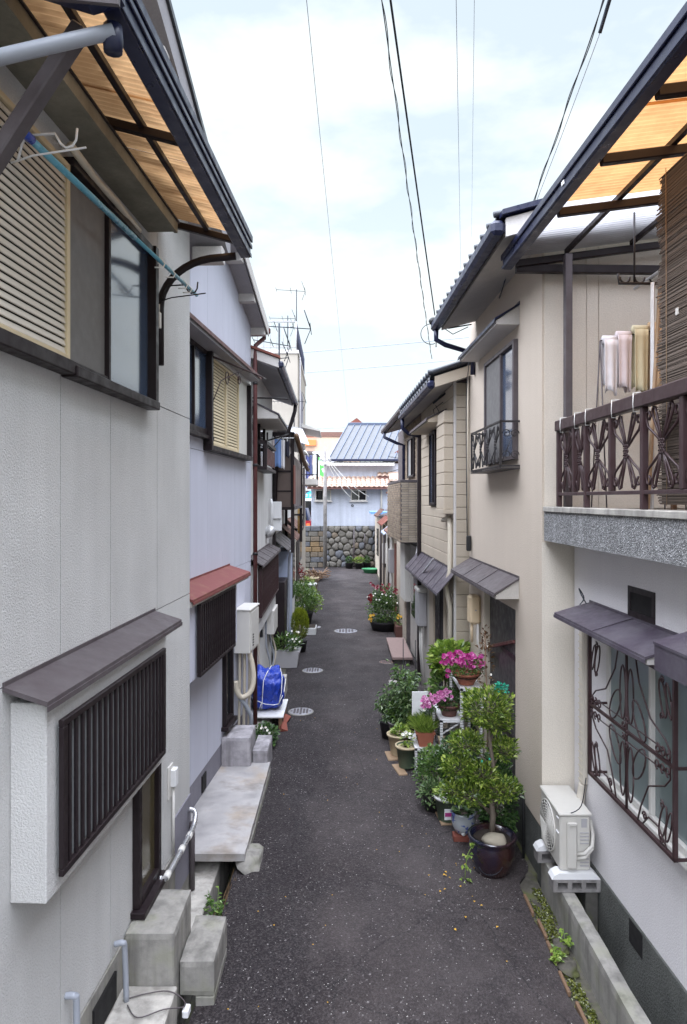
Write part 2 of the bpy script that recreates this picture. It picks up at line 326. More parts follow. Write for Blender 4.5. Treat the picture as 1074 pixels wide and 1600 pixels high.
    def tube(s, pts, r, n=8, cap=True, r2=None):
        pts = [Vector(p) for p in pts]
        if len(pts) < 2: return s
        m = len(pts); rings = []; up = None; vs = []
        for i, p in enumerate(pts):
            d = (pts[min(i+1, m-1)]-pts[max(i-1, 0)])
            d = d.normalized() if d.length > 1e-9 else Vector((0, 0, 1))
            if up is None: up = Vector((0, 0, 1)) if abs(d.z) < .9 else Vector((1, 0, 0))
            a = (up-d*up.dot(d)); a = a.normalized() if a.length > 1e-6 else d.orthogonal().normalized()
            up = a; bb = d.cross(a); rr = r if r2 is None else r+(r2-r)*i/(m-1)
            for j in range(n):
                t = 2*PI*j/n; vs.append(p+(a*math.cos(t)+bb*math.sin(t))*rr)
        fs = [(i*n+j, i*n+(j+1) % n, (i+1)*n+(j+1) % n, (i+1)*n+j) for i in range(m-1) for j in range(n)]
        if cap: fs += [tuple(range(n-1, -1, -1)), tuple((m-1)*n+j for j in range(n))]
        return s.add(vs, fs, True)
    def bar(s, p, q, w, h, up=(0, 0, 1)):
        p, q = Vector(p), Vector(q); d = (q-p); l = d.length; d.normalize(); up = Vector(up)
        a = d.cross(up); a = a.normalized() if a.length > 1e-6 else d.orthogonal().normalized(); u = a.cross(d)
        M = Matrix((( a.x, d.x, u.x, p.x), (a.y, d.y, u.y, p.y), (a.z, d.z, u.z, p.z), (0, 0, 0, 1)))
        return s.box(-w/2, w/2, 0, l, -h/2, h/2, min(w, h)*.12, M)
    def lathe(s, prof, n=20, c=(0, 0, 0), sq=1.0):
        m = len(prof); vs = [(c[0]+r*math.cos(2*PI*j/n), c[1]+sq*r*math.sin(2*PI*j/n), c[2]+z) for r, z in prof for j in range(n)]
        fs = [(i*n+j, i*n+(j+1) % n, (i+1)*n+(j+1) % n, (i+1)*n+j) for i in range(m-1) for j in range(n)]
        fs += [tuple(range(n-1, -1, -1)), tuple((m-1)*n+j for j in range(n))]
        return s.add(vs, fs, True)
    def blob(s, c, r, rng=None, jit=.12, n=10, m=14, fr=1.5):
        vs = [(c[0], c[1], c[2]-r[2])]
        for i in range(1, n):
            th = PI*i/n
            for j in range(m):
                ph = 2*PI*j/m; d = Vector((math.sin(th)*math.cos(ph), math.sin(th)*math.sin(ph), -math.cos(th)))
                k = 1+jit*noise.noise(d*fr+Vector(c)*3.1)
                vs.append((c[0]+d.x*r[0]*k, c[1]+d.y*r[1]*k, c[2]+d.z*r[2]*k))
        vs.append((c[0], c[1], c[2]+r[2])); e = len(vs)-1
        fs = [(0, 1+(j+1) % m, 1+j) for j in range(m)]
        fs += [(1+i*m+j, 1+i*m+(j+1) % m, 1+(i+1)*m+(j+1) % m, 1+(i+1)*m+j) for i in range(n-2) for j in range(m)]
        fs += [(1+(n-2)*m+j, 1+(n-2)*m+(j+1) % m, e) for j in range(m)]
        return s.add(vs, fs, True)
    def leaf(s, p, d, L, W, rng, fold=.25):
        d = Vector(d).normalized(); a = d.cross(Vector((rng.uniform(-.4, .4), rng.uniform(-.4, .4), 1)))
        a = a.normalized() if a.length > 1e-5 else Vector((1, 0, 0)); u = a.cross(d); p = Vector(p)
        mid = p+d*L*.5; t = p+d*L-u*L*.12
        return s.add([p, mid+a*W*.5+u*W*fold, t, mid-a*W*.5+u*W*fold], [(0, 1, 2), (0, 2, 3)])
    def mesh(s, name):
        me = bpy.data.meshes.new(name); me.from_pydata(s.v, [], s.f); me.update()
        if any(s.smooth): me.polygons.foreach_set('use_smooth', s.smooth)
        return me
    def build(s, name, mat, parent=None, label=None, kind=None):
        if name in STUFFY: kind = 'stuff'
        if parent is not None:
            o = OFF.get(root_of(parent).name, (0, 0, 0))
            if any(o): s.v = [(x-o[0], y-o[1], z-o[2]) for x, y, z in s.v]
        me = s.mesh(name); me.materials.append(MATS[mat])
        ob = bpy.data.objects.new(name, me); COL.objects.link(ob)
        if parent is not None: ob.parent = parent
        if label: ob['label'] = label
        if kind: ob['kind'] = kind
        return ob
def inst(me, name, parent, loc, rot=(0, 0, 0), scale=(1, 1, 1)):
    o = OFF.get(root_of(parent).name, (0, 0, 0)); ob = bpy.data.objects.new(name, me); COL.objects.link(ob)
    ob.parent = parent; ob.location = (loc[0]-o[0], loc[1]-o[1], loc[2]-o[2]); ob.rotation_euler = rot; ob.scale = scale; return ob
def tag(o, label, cat, group=None):
    o['label'] = label; o['category'] = cat
    if group: o['group'] = group
    return o
def thing(name, label, cat, loc=(0, 0, 0), rz=0.0, group=None):
    o = bpy.data.objects.new(name, None); COL.objects.link(o); o.empty_display_size = .2
    o.location = loc; o.rotation_euler = (0, 0, rz); return tag(o, label, cat, group)
# a frontage frame: local y runs along the lane on that frontage, local x across it (towards +X)
FR = {'A': (-1.663, .0478), 'B': (-2.143, .0787), 'L': (-1.25, -.015), 'E': (2.22, -.03), 'C': (1.91, -.025), 'G': (1.5, 0.0), 'W': (0.0, 0.0)}
def fthing(fr, l0, name, label, cat, group=None, x0=0.0, z0=0.0):
    X0, m = FR[fr]; th = math.atan(m); c, s_ = math.cos(th), math.sin(th)
    o = thing(name, label, cat, (X0+x0*c+l0*s_, -x0*s_+l0*c, z0), -th, group); OFF[o.name] = (x0, l0, z0); return o
def struct(o): o['kind'] = 'structure'; return o
def arc(c, r, a0, a1, n, ax='yz', fx=0.0, ry=None):
    ry = r if ry is None else ry; out = []
    for i in range(n+1):
        t = math.radians(a0+(a1-a0)*i/n); u = c[0]+r*math.cos(t); v = c[1]+ry*math.sin(t)
        out.append({'yz': (fx, u, v), 'xz': (u, fx, v), 'xy': (u, v, fx)}[ax])
    return out
def crown(mb, c, r, n, L, W, rng, shell=.55, up=.3):
    for _ in range(n):
        d = Vector((rng.gauss(0, 1), rng.gauss(0, 1), rng.gauss(0, 1))).normalized()
        k = shell+(1.05-shell)*rng.random()**.6
        k *= 1+.22*noise.noise(d*2.3+Vector(c))
        p = Vector((c[0]+d.x*r[0]*k, c[1]+d.y*r[1]*k, c[2]+d.z*r[2]*k))
        dd = d+Vector((rng.uniform(-.8, .8), rng.uniform(-.8, .8), rng.uniform(-.5, .7)+up))
        q = rng.uniform(.65, 1.25); mb.leaf(p, dd, L*q, W*q, rng)
    return mb
def corrugated(mb, x0, x1, y0, y1, za, zb, pitch=.046, amp=.010, thick=0):
    """ridges run along x, repeated in y; z goes za at x0 to zb at x1"""
    n = max(4, int((y1-y0)/pitch*6)); vs = []
    for i in range(n+1):
        y = y0+(y1-y0)*i/n; h = amp*math.sin(2*PI*(y-y0)/pitch)
        vs += [(x0, y, za+h), (x1, y, zb+h)]
    return mb.add(vs, [(2*i, 2*i+1, 2*i+3, 2*i+2) for i in range(n)], True)
# ------------------------------------------------------------------ ground, road, kerbs
R = random.Random(7)
g = MB().add([(-900, -900, -.45), (900, -900, -.45), (900, 900, -.45), (-900, 900, -.45)], [(0, 1, 2, 3)]); struct(g.build('ground', 'concrete_dark'))
def lerp_tab(tab, y):
    for (a, u), (b_, v) in zip(tab, tab[1:]):
        if y <= b_: return u+(v-u)*(y-a)/(b_-a)
    return tab[-1][1]
LE = [(-4, -1.0), (5.2, -1.0), (6.3, -.99), (8.5, -1.0), (9.8, -1.02), (20, -1.36), (33.9, -1.72)]
RE = [(-4, 1.56), (6.05, 1.55), (6.3, 1.72), (9, 1.66), (13, 1.55), (18, 1.48), (33.9, 1.50)]
ys = []; y = -4.0
while y < 33.9: ys.append(y); y += .09 if 3 < y < 9 else .3
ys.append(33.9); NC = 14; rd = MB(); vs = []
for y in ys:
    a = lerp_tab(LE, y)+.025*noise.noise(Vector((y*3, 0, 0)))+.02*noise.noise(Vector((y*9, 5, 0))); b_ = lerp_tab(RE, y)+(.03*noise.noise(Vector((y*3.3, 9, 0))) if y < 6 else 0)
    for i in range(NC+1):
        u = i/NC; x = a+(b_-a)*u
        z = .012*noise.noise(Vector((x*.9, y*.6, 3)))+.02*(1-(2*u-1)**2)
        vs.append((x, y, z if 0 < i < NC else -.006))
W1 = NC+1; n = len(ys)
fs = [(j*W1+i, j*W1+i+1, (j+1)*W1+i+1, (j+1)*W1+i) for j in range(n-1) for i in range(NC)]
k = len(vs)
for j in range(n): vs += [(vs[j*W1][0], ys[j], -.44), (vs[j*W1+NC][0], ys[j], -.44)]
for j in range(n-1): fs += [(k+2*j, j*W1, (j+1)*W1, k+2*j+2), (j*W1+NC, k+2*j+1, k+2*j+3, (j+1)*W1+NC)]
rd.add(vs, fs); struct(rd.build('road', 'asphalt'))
struct(MB().box(-1.9, -1.09, -3, 4.478, -.44, .21, .008).build('pavement', 'concrete_pale'))
struct(MB().box(-1.9, -1.17, 4.4, 8.6, -.44, -.05, .008).build('pavement', 'concrete_pale'))
struct(MB().box(-3, -1.0, 8.6, 34, -.44, -.012).build('pavement', 'concrete_mossy'))
struct(MB().box(1.5, 1.745, -3, 6.2, -.44, -.035).build('pavement', 'concrete_mossy'))
struct(MB().box(1.83, 2.4, -3, 6.1, -.44, -.16).build('pavement', 'concrete_dark'))
struct(MB().box(1.40, 3, 6.2, 34, -.44, -.012).build('pavement', 'concrete_mossy'))
# tar seam and broken stones along the mossy strip
sm = MB()
for i in range(9):
    y = 3.2+i*.3; x = 1.565+.012*math.sin(i*2.1)
    sm.box(x-.012, x+.012, y, y+.26+R.uniform(-.05, .03), -.03, .008+R.uniform(0, .006), .004)
tag(sm.build('kerb_strip', 'wood_brown'), 'narrow broken reddish edging strip between the asphalt and the mossy margin', 'kerb')
for i, (x, y, r) in enumerate(((1.64, 4.97, .075), (1.66, 5.2, .06))):
    st = MB().blob((0, 0, r*.3), (r, r*1.3, r*.6), jit=.5); o = st.build('loose_stone', 'concrete_mossy'); o.location = (x, y, -.03)
    tag(o, ['pale lump of broken concrete in the moss beside the low wall, nearest the camera', 'flat grey lump of concrete in the moss just beyond the pale one'][i], 'stone', 'loose stones in the mossy margin')
ms = MB()
for _ in range(5200):
    y = R.uniform(2.8, 6.0); x = R.gauss(1.655, .05)
    if not 1.55 < x < 1.735 or noise.noise(Vector((x*9, y*2.2, 1))) < -.12: continue
    ms.leaf((x, y, -.035+R.uniform(0, .012)), (R.uniform(-1, 1), R.uniform(-1, 1), R.uniform(.1, .9)), .022, .016, R)
o = ms.build('moss', 'moss', kind='stuff'); o['label'] = 'green moss growing in the strip beside the low concrete wall'; o['category'] = 'moss'
for i, (x, y, h, mt, lb) in enumerate(((1.575, 5.03, .11, 'leaf_light', 'bright yellow green weed sprouting at the asphalt edge beside the low wall'), (1.70, 5.22, .12, 'leaf_light', 'small green weed growing against the low concrete wall'), (-1.07, 5.75, .22, 'leaf_mid', 'green weeds growing in the open gutter before the grey slab'), (-1.06, 5.35, .16, 'leaf_mid', 'low green weeds in the gutter just past the concrete steps'))):
    t = thing('weed', lb, 'weed', (x, y, -.03 if i < 2 else -.16), 0, 'weeds'); m1 = MB(); m2 = MB()
    for s_ in range(9 if i < 2 else 14):
        a = R.uniform(0, 2*PI); sp = R.uniform(.2, .6); e = Vector((math.cos(a)*h*sp, math.sin(a)*h*sp*1.4, h*R.uniform(.5, 1)))
        m2.tube([(0, 0, 0), e*.5+Vector((0, 0, h*.1)), e], .0022, 4)
        for q in range(7): m1.leaf(e*R.uniform(.35, 1), (R.uniform(-1, 1), R.uniform(-1, 1), R.uniform(-.2, .6)), .042, .026, R)
    m1.build('foliage', mt, t); m2.build('stem', 'leaf_mid', t)
dr = MB()
for _ in range(60):
    x = R.uniform(-1.09, -.98); y = R.uniform(5.2, 6.1); a = R.uniform(-.6, .6)
    dr.tube([(x, y, -.2+R.uniform(-.08, .12)), (x+.05*math.sin(a)+.05, y+.22*math.cos(a), -.05+R.uniform(-.05, .07))], .0018, 4)
o = dr.build('dry_grass', 'twig', kind='stuff'); o['label'] = 'dead brown grass stalks in the left gutter'; o['category'] = 'dry grass'
dr = MB()
for x, y, r in [(.93+R.gauss(0, .18), 5.9+R.gauss(0, .35), .012) for _ in range(16)]+[(R.uniform(-.8, 1.3), R.uniform(4.3, 11), .007) for _ in range(40)]:
    dr.leaf((x, y, .024), (R.uniform(-1, 1), R.uniform(-1, 1), .15), r*2.2, r*1.7, R)
o = dr.build('fallen_petals', 'petal_yellow', kind='stuff'); o['label'] = 'small yellow fallen petals scattered on the asphalt'; o['category'] = 'petals'
# grit: loose pale chips bedded in the near asphalt
gr = MB()
for _ in range(1300):
    y = 4.2+8*R.random()**1.5; x = R.uniform(lerp_tab(LE, y)+.05, min(1.5, lerp_tab(RE, y)-.05)); r = R.uniform(.0018, .0042)
    z = .012*noise.noise(Vector((x*.9, y*.6, 3)))+.02*(1-(2*(x-lerp_tab(LE, y))/(lerp_tab(RE, y)-lerp_tab(LE, y))-1)**2)
    a = R.uniform(0, 3); c, s_ = math.cos(a)*r, math.sin(a)*r
    gr.add([(x+c, y+s_, z), (x-s_, y+c, z), (x-c, y-s_, z), (x+s_, y-c, z), (x, y, z+r*.8)], [(0, 1, 4), (1, 2, 4), (2, 3, 4), (3, 0, 4)])
o = gr.build('grit', 'pale_plastic', kind='stuff'); o['label'] = 'pale stone grit in the asphalt surface'; o['category'] = 'grit'
# manhole covers
def manhole(x, y, r, mat, lb):
    t = thing('manhole_cover', lb, 'manhole cover', (x, y, .012+.012*noise.noise(Vector((x*.9, y*.6, 3)))), 0, 'manhole covers')
    MB().lathe([(r*1.1, -.02), (r*1.1, .004), (r*1.01, .007), (r*1.01, -.01)], 28).build('rim', 'concrete', t)
    MB().lathe([(r, -.02), (r, .006), (r*.97, .010), (.01, .010)], 28).build('lid', mat, t)
    m = MB()
    for k in range(-3, 4):
        for q in range(-3, 4):
            if (k*k+q*q) < 9.5: m.box(k*r*.27-r*.09, k*r*.27+r*.09, q*r*.27-r*.09, q*r*.27+r*.09, .009, .014)
    m.build('tread_pattern', 'brown_metal', t)
for a in ((.07, 17.5, .29, 'lid_metal', 'largest round pale metal manhole cover, in the middle of the lane'), (-.68, 10.9, .185, 'lid_metal', 'round patterned drain cover on the left, beside the blue tarpaulin'), (-.61, 13.5, .19, 'lid_metal', 'round drain cover on the left level with the grey planter trough'), (-.78, 18.1, .17, 'lid_metal', 'small round drain cover on the left level with the leafy bush'), (-.86, 21.9, .16, 'lid_metal', 'farthest small round drain cover on the left'), (.90, 14.2, .15, 'lid_rust', 'rust brown drain cover on the right beyond the tall leafy plants')): manhole(*a)

# ------------------------------------------------------------------ shared builders for houses
def panels(root, xs, zs, x0, x1, mat, name='wall_panel', gap=.008, top=None):
    for a, b_ in zip(xs, xs[1:]):
        for c, d in zip(zs, zs[1:]):
            MB().box(x0, x1, a+gap/2, b_-gap/2, c+gap/2, d-gap/2).build(name, mat, root)
    MB().box(x0+.0012, x0+.003, xs[0]+.02, xs[-1]-.012, zs[0]+.01, zs[-1]-.01).build('joint_backing', 'brown_metal', root)
def lattice(parent, x0, x1, y0, y1, z0, z1, n, fmat='brown_frame', pane='glass_pale', sgn=1):
    """framed grille of upright bars; x0 wall side, x1 lane side"""
    g_ = MB(); fw = .035
    g_.box(x0, x1, y0, y1, z1-fw, z1, .004).box(x0, x1, y0, y1, z0, z0+fw, .004)
    g_.box(x0, x1, y0, y0+.05, z0+fw, z1-fw, .004).box(x0, x1, y1-.05, y1, z0+fw, z1-fw, .004)
    gr_ = g_.build('window_grille', fmat, parent)
    bw = .021; me = MB().box(max(x0, x1)-.020, max(x0, x1)-.003, -bw/2, bw/2, z0+fw, z1-fw, .003).mesh('bar'); me.materials.append(MATS[fmat])
    for i in range(n): inst(me, 'bar', gr_, (0, y0+.05+(y1-y0-.1)*(i+.5)/n, 0)).location[2] = 0
    xi = x0-sgn*.012
    MB().box(xi-.003, xi+.003, y0+.03, y1-.03, z0+.03, z1-.03).build('pane', pane, parent)
    return gr_
def louvre(parent, x, y0, y1, z0, z1, n, mat, fmat, sgn=1, name='shutter', fw=.03):
    s_ = MB(); s_.box(x-.02, x+.02, y0, y0+fw, z0, z1, .004).box(x-.02, x+.02, y1-fw, y1, z0, z1, .004).box(x-.02, x+.02, y0+fw, y1-fw, z0, z0+fw, .004).box(x-.02, x+.02, y0+fw, y1-fw, z1-fw, z1, .004)
    sh = s_.build(name, fmat, parent); MB().box(x-.018, x-.014, y0+fw, y1-fw, z0+fw, z1-fw).build('shutter_back', 'dark_void', sh); h = (z1-z0-2*fw)/n
    M = Matrix.Rotation(-.28*sgn, 4, 'Y')
    me = MB().box(-.004, .004, y0+fw, y1-fw, -h*.44, h*.44, .002, M).mesh('slat'); me.materials.append(MATS[mat])
    o = OFF.get(root_of(parent).name, (0, 0, 0))
    for i in range(n):
        q = inst(me, 'slat', sh, (x, 0, z0+fw+h*(i+.5))); q.location = (x-o[0], -o[1], z0+fw+h*(i+.5)-o[2])
    return sh
def framed(parent, x, y0, y1, z0, z1, fmat, gmat, sgn=1, fw=.045, split=None, name='window', d=.05):
    """a window: frame proud of the wall by d towards the lane (sgn), panes set back"""
    xa, xb = x, x+sgn*d
    f_ = MB(); f_.box(xa, xb, y0, y0+fw, z0, z1, .004).box(xa, xb, y1-fw, y1, z0, z1, .004).box(xa, xb, y0+fw, y1-fw, z0, z0+fw, .004).box(xa, xb, y0+fw, y1-fw, z1-fw, z1, .004)
    w_ = f_.build(name, fmat, parent)
    cuts = [y0+fw]+list(split or [])+[y1-fw]
    for i, (a, b_) in enumerate(zip(cuts, cuts[1:])):
        xx = x+sgn*(.012+.012*(i % 2)); gm = gmat[i % len(gmat)] if isinstance(gmat, (list, tuple)) else gmat
        MB().box(xx-.003, xx+.003, a, b_, z0+fw*.6, z1-fw*.6).build('pane', gm, w_)
        if i: MB().box(x+sgn*.008, x+sgn*.045, a-.018, a+.018, z0+fw, z1-fw, .003).build('mullion', fmat, w_)
    return w_
def hood(parent, xw, xo, y0, y1, zf, zw, th, mat, name='hood', under=None, seams=0, endw=None):
    """sloping canopy from the wall (xw, zw) out to (xo, zf)"""
    h_ = MB(); k = .012 if xo > xw else -.012
    h_.prism([(xw, zw), (xo, zf), (xo, zf-th*.5), (xw, zw-th*.5)], 1, y0, y1)
    h_.prism([(xo, zf-th*.5+.002), (xo+k*.45, zf-th*.5+.002), (xo+k*.45, zf-th*.5-.022), (xo, zf-th*.5-.022)], 1, y0-.004, y1+.004); h_.box(xw, xw+k*.6, y0, y1, zw-.004, zw+.018)
    ho = h_.build(name, mat, parent)
    if under: MB().prism([(xw, zw-th*.5-.002), (xo-k*1.5, zf-th*.5-.002), (xo-k*1.5, zf-th*1.5), (xw, zf-th*1.5)], 1, y0+.015, y1-.015).build('hood_underside', under, ho)
    for i in range(seams):
        y = y0+(y1-y0)*(i+1)/(seams+1)
        MB().prism([(xw+k, zw+.001), (xo, zf), (xo, zf+.007), (xw+k, zw+.008)], 1, y-.006, y+.006).build('seam', mat, ho)
    return ho
def pipe(parent, pts, r, mat, name='pipe', n=8, brackets=0):
    return MB().tube(smooth(pts), r, n).build(name, mat, parent)
def roof_gable_front(root, xo, xi, pts, th, over_mat, tile_mat):
    """roof whose gable faces the lane: pts = [(y, z) eave, ridge, eave]"""
    poly = pts+[(y, z-th) for y, z in pts[::-1]]
    r_ = MB().prism(poly, 0, xo-.02 if xo > xi else xo+.02, xi).build('roof', over_mat, root)
    top = [(y, z+.055) for y, z in pts]+[(y, z+.003) for y, z in pts[::-1]]
    MB().prism(top, 0, xo, xi).build('roof_covering', tile_mat, r_)
    return r_
def scroll(c, r, turns, a0, n=18, dirn=1, plane='yz', fx=0.0, fy=1.0):
    out = []
    for i in range(n+1):
        u = i/n; t = a0+dirn*turns*2*PI*u; rr = r*(1-.72*u); p = (c[0]+rr*math.cos(t), c[1]+fy*rr*math.sin(t))
        out.append((fx, p[0], p[1]) if plane == 'yz' else (p[0], fx, p[1]))
    return out

# ------------------------------------------------------------------ left, nearest: cream house with the louvred window
A = fthing('A', 3.0, 'stucco_house', 'grainy cream house nearest on the left, with louvred upper window and amber awning', 'house')
MB().prism([(-1.5, -.2), (6.1, -.2), (6.1, 6.0), (2.6, 7.4), (-1.5, 5.9)], 0, -4.5, -.012).build('wall', 'stucco_cream', A)
panels(A, [-1.5, -.05, .87, 1.78, 2.69, 3.60, 4.28, 5.19, 6.1], [.5, 2.56, 4.115, 5.93], -.012, 0, 'stucco_cream')
MB().box(-.5, -.02, -1.5, 6.095, -.3, .498, .004).build('foundation', 'concrete', A).location.x += .03
roof_gable_front(A, .30, -4.5, [(6.5, 5.86), (2.6, 7.46), (-1.9, 5.86)], .20, 'soffit_grey', 'roof_tile_dark')
for y, z in ((4.6, 6.43), (5.5, 6.06), (6.3, 5.73)): MB().box(-.02, .26, y-.06, y+.06, z-.16, z-.02, .006).build('purlin_end', 'trim_pale', A)
# upper window
wA = MB().box(0, .085, 1.8, 3.60, 4.055, 4.125, .006).box(0, .095, 3.60, 4.97, 4.045, 4.105, .006).build('window_sill', 'brown_frame', A)
louvre(A, .035, 2.15, 3.60, 4.126, 5.16, 25, 'cream_grey_metal', 'cream_metal')
MB().box(.012, .02, 3.615, 4.15, 4.106, 5.16).build('insect_screen', 'screen_grey', A)
fr = MB().box(.002, .05, 4.135, 4.165, 4.106, 5.16, .003).box(.002, .085, 4.905, 4.97, 4.106, 5.22, .004).box(.002, .07, 3.61, 4.905, 5.16, 5.21, .003).box(.02, .045, 3.615, 4.135, 4.106, 4.14, .003).build('window_frame', 'brown_frame', A)
MB().box(.014, .022, 4.165, 4.905, 4.106, 5.16).build('window_pane', 'glass_sky', A)
hd = MB().prism([(0, 5.47), (.22, 5.415), (.22, 5.335), (.195, 5.335), (.195, 5.345), (0, 5.345)], 1, 1.4, 4.98).build('window_hood', 'hood_weathered', A)
MB().box(.19, .232, 1.4, 5.0, 5.411, 5.425, .003).build('hood_trim', 'brown_frame', hd)
MB().tube([(.10, 3.5, 5.21), (.07, 3.9, 5.215), (.09, 4.15, 5.20), (.06, 4.4, 5.22), (.06, 4.62, 5.215)], .022, 8).build('wrapped_pipe', 'pipe_cream', A)
# amber corrugated awning
aw = MB(); zo = 5.26; zi = zo+.11
aw.box(.62, .70, 2.60, 5.28, 5.25, 5.42, .008).box(.70, .715, 2.60, 5.29, 5.37, 5.42, .004).box(.70, .712, 2.60, 5.29, 5.32, 5.35, .004).box(.70, .708, 2.60, 5.28, 5.25, 5.28, .003)
aw.prism([(-.0, 5.62), (.72, 5.43), (.72, 5.25), (.60, 5.22), (-.0, 5.42)], 1, 2.55, 2.60)
ab = aw.build('awning', 'navy_metal', A)
MB().prism([(.0, 5.50), (.72, 5.44), (.72, 5.36), (.0, 5.43)], 1, 2.525, 2.55).prism([(.0, 5.428), (.72, 5.357), (.72, 5.21), (.0, 5.30)], 1, 2.532, 2.55).build('awning_end_board', 'brown_metal', ab)
for y in (2.66, 3.78, 5.22): MB().bar((.0, y, 5.53), (.61, y, 5.36), .045, .05).build('awning_rafter', 'brown_frame', ab)
MB().box(.36, .395, 2.63, 5.26, 5.435, 5.47, .003).build('awning_purlin', 'brown_frame', ab)
MB().box(.0, .04, 2.63, 5.26, 5.50, 5.55, .003).build('awning_purlin', 'brown_frame', ab)
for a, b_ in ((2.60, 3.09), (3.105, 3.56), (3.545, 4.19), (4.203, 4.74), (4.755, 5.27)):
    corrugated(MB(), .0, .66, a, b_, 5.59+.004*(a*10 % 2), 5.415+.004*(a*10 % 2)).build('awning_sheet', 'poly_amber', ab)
MB().bar((0.0, 2.72, 4.52), (.50, 2.72, 5.26), .055, .075, (0, 1, 0)).build('awning_brace', 'brown_metal', ab)
MB().tube([(.02, 5.2, 4.42), (.02, 5.2, 4.85)]+[(.02+.46*(1-math.cos(t)), 5.2, 4.85+.38*math.sin(t)) for t in [i*PI/2/10 for i in range(1, 11)]]+[(.60, 5.2, 5.24)], .030, 8).build('curved_bracket', 'brown_frame', ab)
MB().tube([(.66, 2.64, 5.185), (.60, 2.62, 5.16), (.05, 2.5, 4.96), (-.0, 2.49, 4.94)], .028, 10).build('drain_pipe', 'pipe_grey', ab)
MB().lathe([(.036, -.05), (.040, 0), (.036, .05)], 10, (.65, 2.66, 5.17)).build('drain_collar', 'navy_metal', ab)
def pole_hook(y, z, mat, x0, x1):
    p = [(x0, y, z-.06), (x0+.10, y, z-.03), (x1-.12, y, z), (x1-.03, y, z+.01)]
    q = [(x0+.03, y, z-.055), (x0+.05, y, z+.02), (x0+.07, y, z+.06), (x0+.20, y, z+.065), (x0+.225, y, z+.02), (x0+.25, y, z+.0), (x0+.28, y, z+.01), (x0+.295, y, z+.035), (x0+.30, y, z+.085)]
    m = MB().tube(p[:3], .005, 6).tube(q, .006, 6); return m.build('pole_hook', mat, ab)
pole_hook(3.04, 4.955, 'white_metal', .04, .50); pole_hook(5.16, 4.95, 'iron_black', .02, .50)
MB().box(.03, .05, 5.10, 5.14, 4.68, 4.80, .004).tube([(.04, 5.12, 4.80), (.04, 5.12, 4.86)], .004, 5).build('clip_tag', 'pale_plastic', ab)
MB().tube([(.03, 5.12, 4.68), (.03, 5.12, 4.42)], .006, 6).build('hanging_rod', 'brown_frame', ab)
# laundry pole lying on the hooks
lp = fthing('A', 2.7, 'laundry_pole', 'sky blue laundry pole lying in the hooks under the left awning', 'pole', x0=.21, z0=4.96)
MB().tube([(.135, 3.0, 4.99), (.20, 4.15, 4.985)], .017, 10).build('thick_tube', 'pole_blue', lp); MB().tube([(.198, 4.1, 4.985), (.275, 5.3, 4.978)], .013, 10).build('thin_tube', 'pole_blue', lp)
MB().tube([(.1335, 2.97, 4.991), (.134, 2.98, 4.991), (.137, 3.035, 4.99)], .021, 10).build('end_cap', 'cap_blue', lp)
for y, x in ((4.55, .232), (4.75, .243), (5.0, .258), (5.1, .264)):
    MB().tube([(x-.02, y, 4.965), (x, y+.01, 4.997), (x+.022, y+.02, 4.97), (x+.01, y+.02, 4.945), (x-.03, y-.03, 4.93)], .005, 5).build('string_tie', 'white_wire', lp)
# bay box with hood and grille
MB().box(0, .17, 3.10, 4.86, 1.565, 2.475, .006).build('bay_box', 'stucco_cream', A)
hood(A, 0, .205, 3.04, 5.13, 2.50, 2.565, .045, 'brown_metal', 'bay_hood')
lattice(A, .187, .213, 3.18, 4.73, 1.645, 2.375, 20)
# small lower window, boxes, pipes
framed(A, .0, 4.66, 5.14, .60, 1.58, 'brown_frame', 'glass_olive', 1, .06); MB().box(0, .10, 4.62, 5.17, .555, .60, .004).build('window_sill', 'brown_frame', A)
MB().box(.0, .05, 5.50, 5.58, 1.08, 1.22, .006).build('outlet_box', 'white_metal', A); MB().box(.0, .012, 5.44, 5.56, 1.0, 1.26, .003).build('outlet_plate', 'pale_plastic', A)
pipe(A, [(.02, 5.54, 1.08), (.02, 5.54, .52)], .012, 'pale_plastic', 'conduit')
MB().box(.0, .012, 5.62, 6.09, .10, .78, .003).build('mortar_patch', 'foundation_grey', A)
pipe(A, [(.04, 6.03, .55), (.04, 6.03, -.04)], .025, 'brown_metal', 'vent_pipe')
pipe(A, [(.06, 5.05, .60), (.10, 5.12, .58), (.10, 5.55, .585), (.10, 5.85, .60), (.08, 5.98, .66), (.02, 6.0, .68)], .022, 'silver', 'insulated_pipe')
for y in (5.12, 5.5, 5.72): MB().tube([(.10, y-.03, .583), (.10, y+.03, .586)], .027, 8).build('tape_wrap', 'pale_plastic', A)
pipe(A, [(.02, 4.30, .60), (.07, 4.30, .61), (.075, 4.32, .55), (.075, 4.35, .2)], .018, 'pipe_grey', 'vent_pipe', 10)
pipe(A, [(.0, 3.66, .74), (.05, 3.66, .74), (.055, 3.67, .68), (.055, 3.68, .2)], .018, 'pipe_grey', 'vent_pipe', 10)
for y in (3.98, 2.6): MB().box(.0, .024, y, y+.34, .24, .42).build('foundation_vent', 'dark_void', A)
MB().tube(smooth([(.09, 4.36, .22), (.18, 4.40, .222), (.32, 4.42, .23), (.42, 4.40, .2), (.45, 4.33, .2), (.34, 4.27, .225), (.2, 4.2, .222), (.10, 4.30, .22)]), .004, 5).build('cable_loop', 'brown_metal', A)
MB().box(.44, .48, 4.32, 4.39, .13, .18, .006).build('cable_plug', 'white_metal', A)
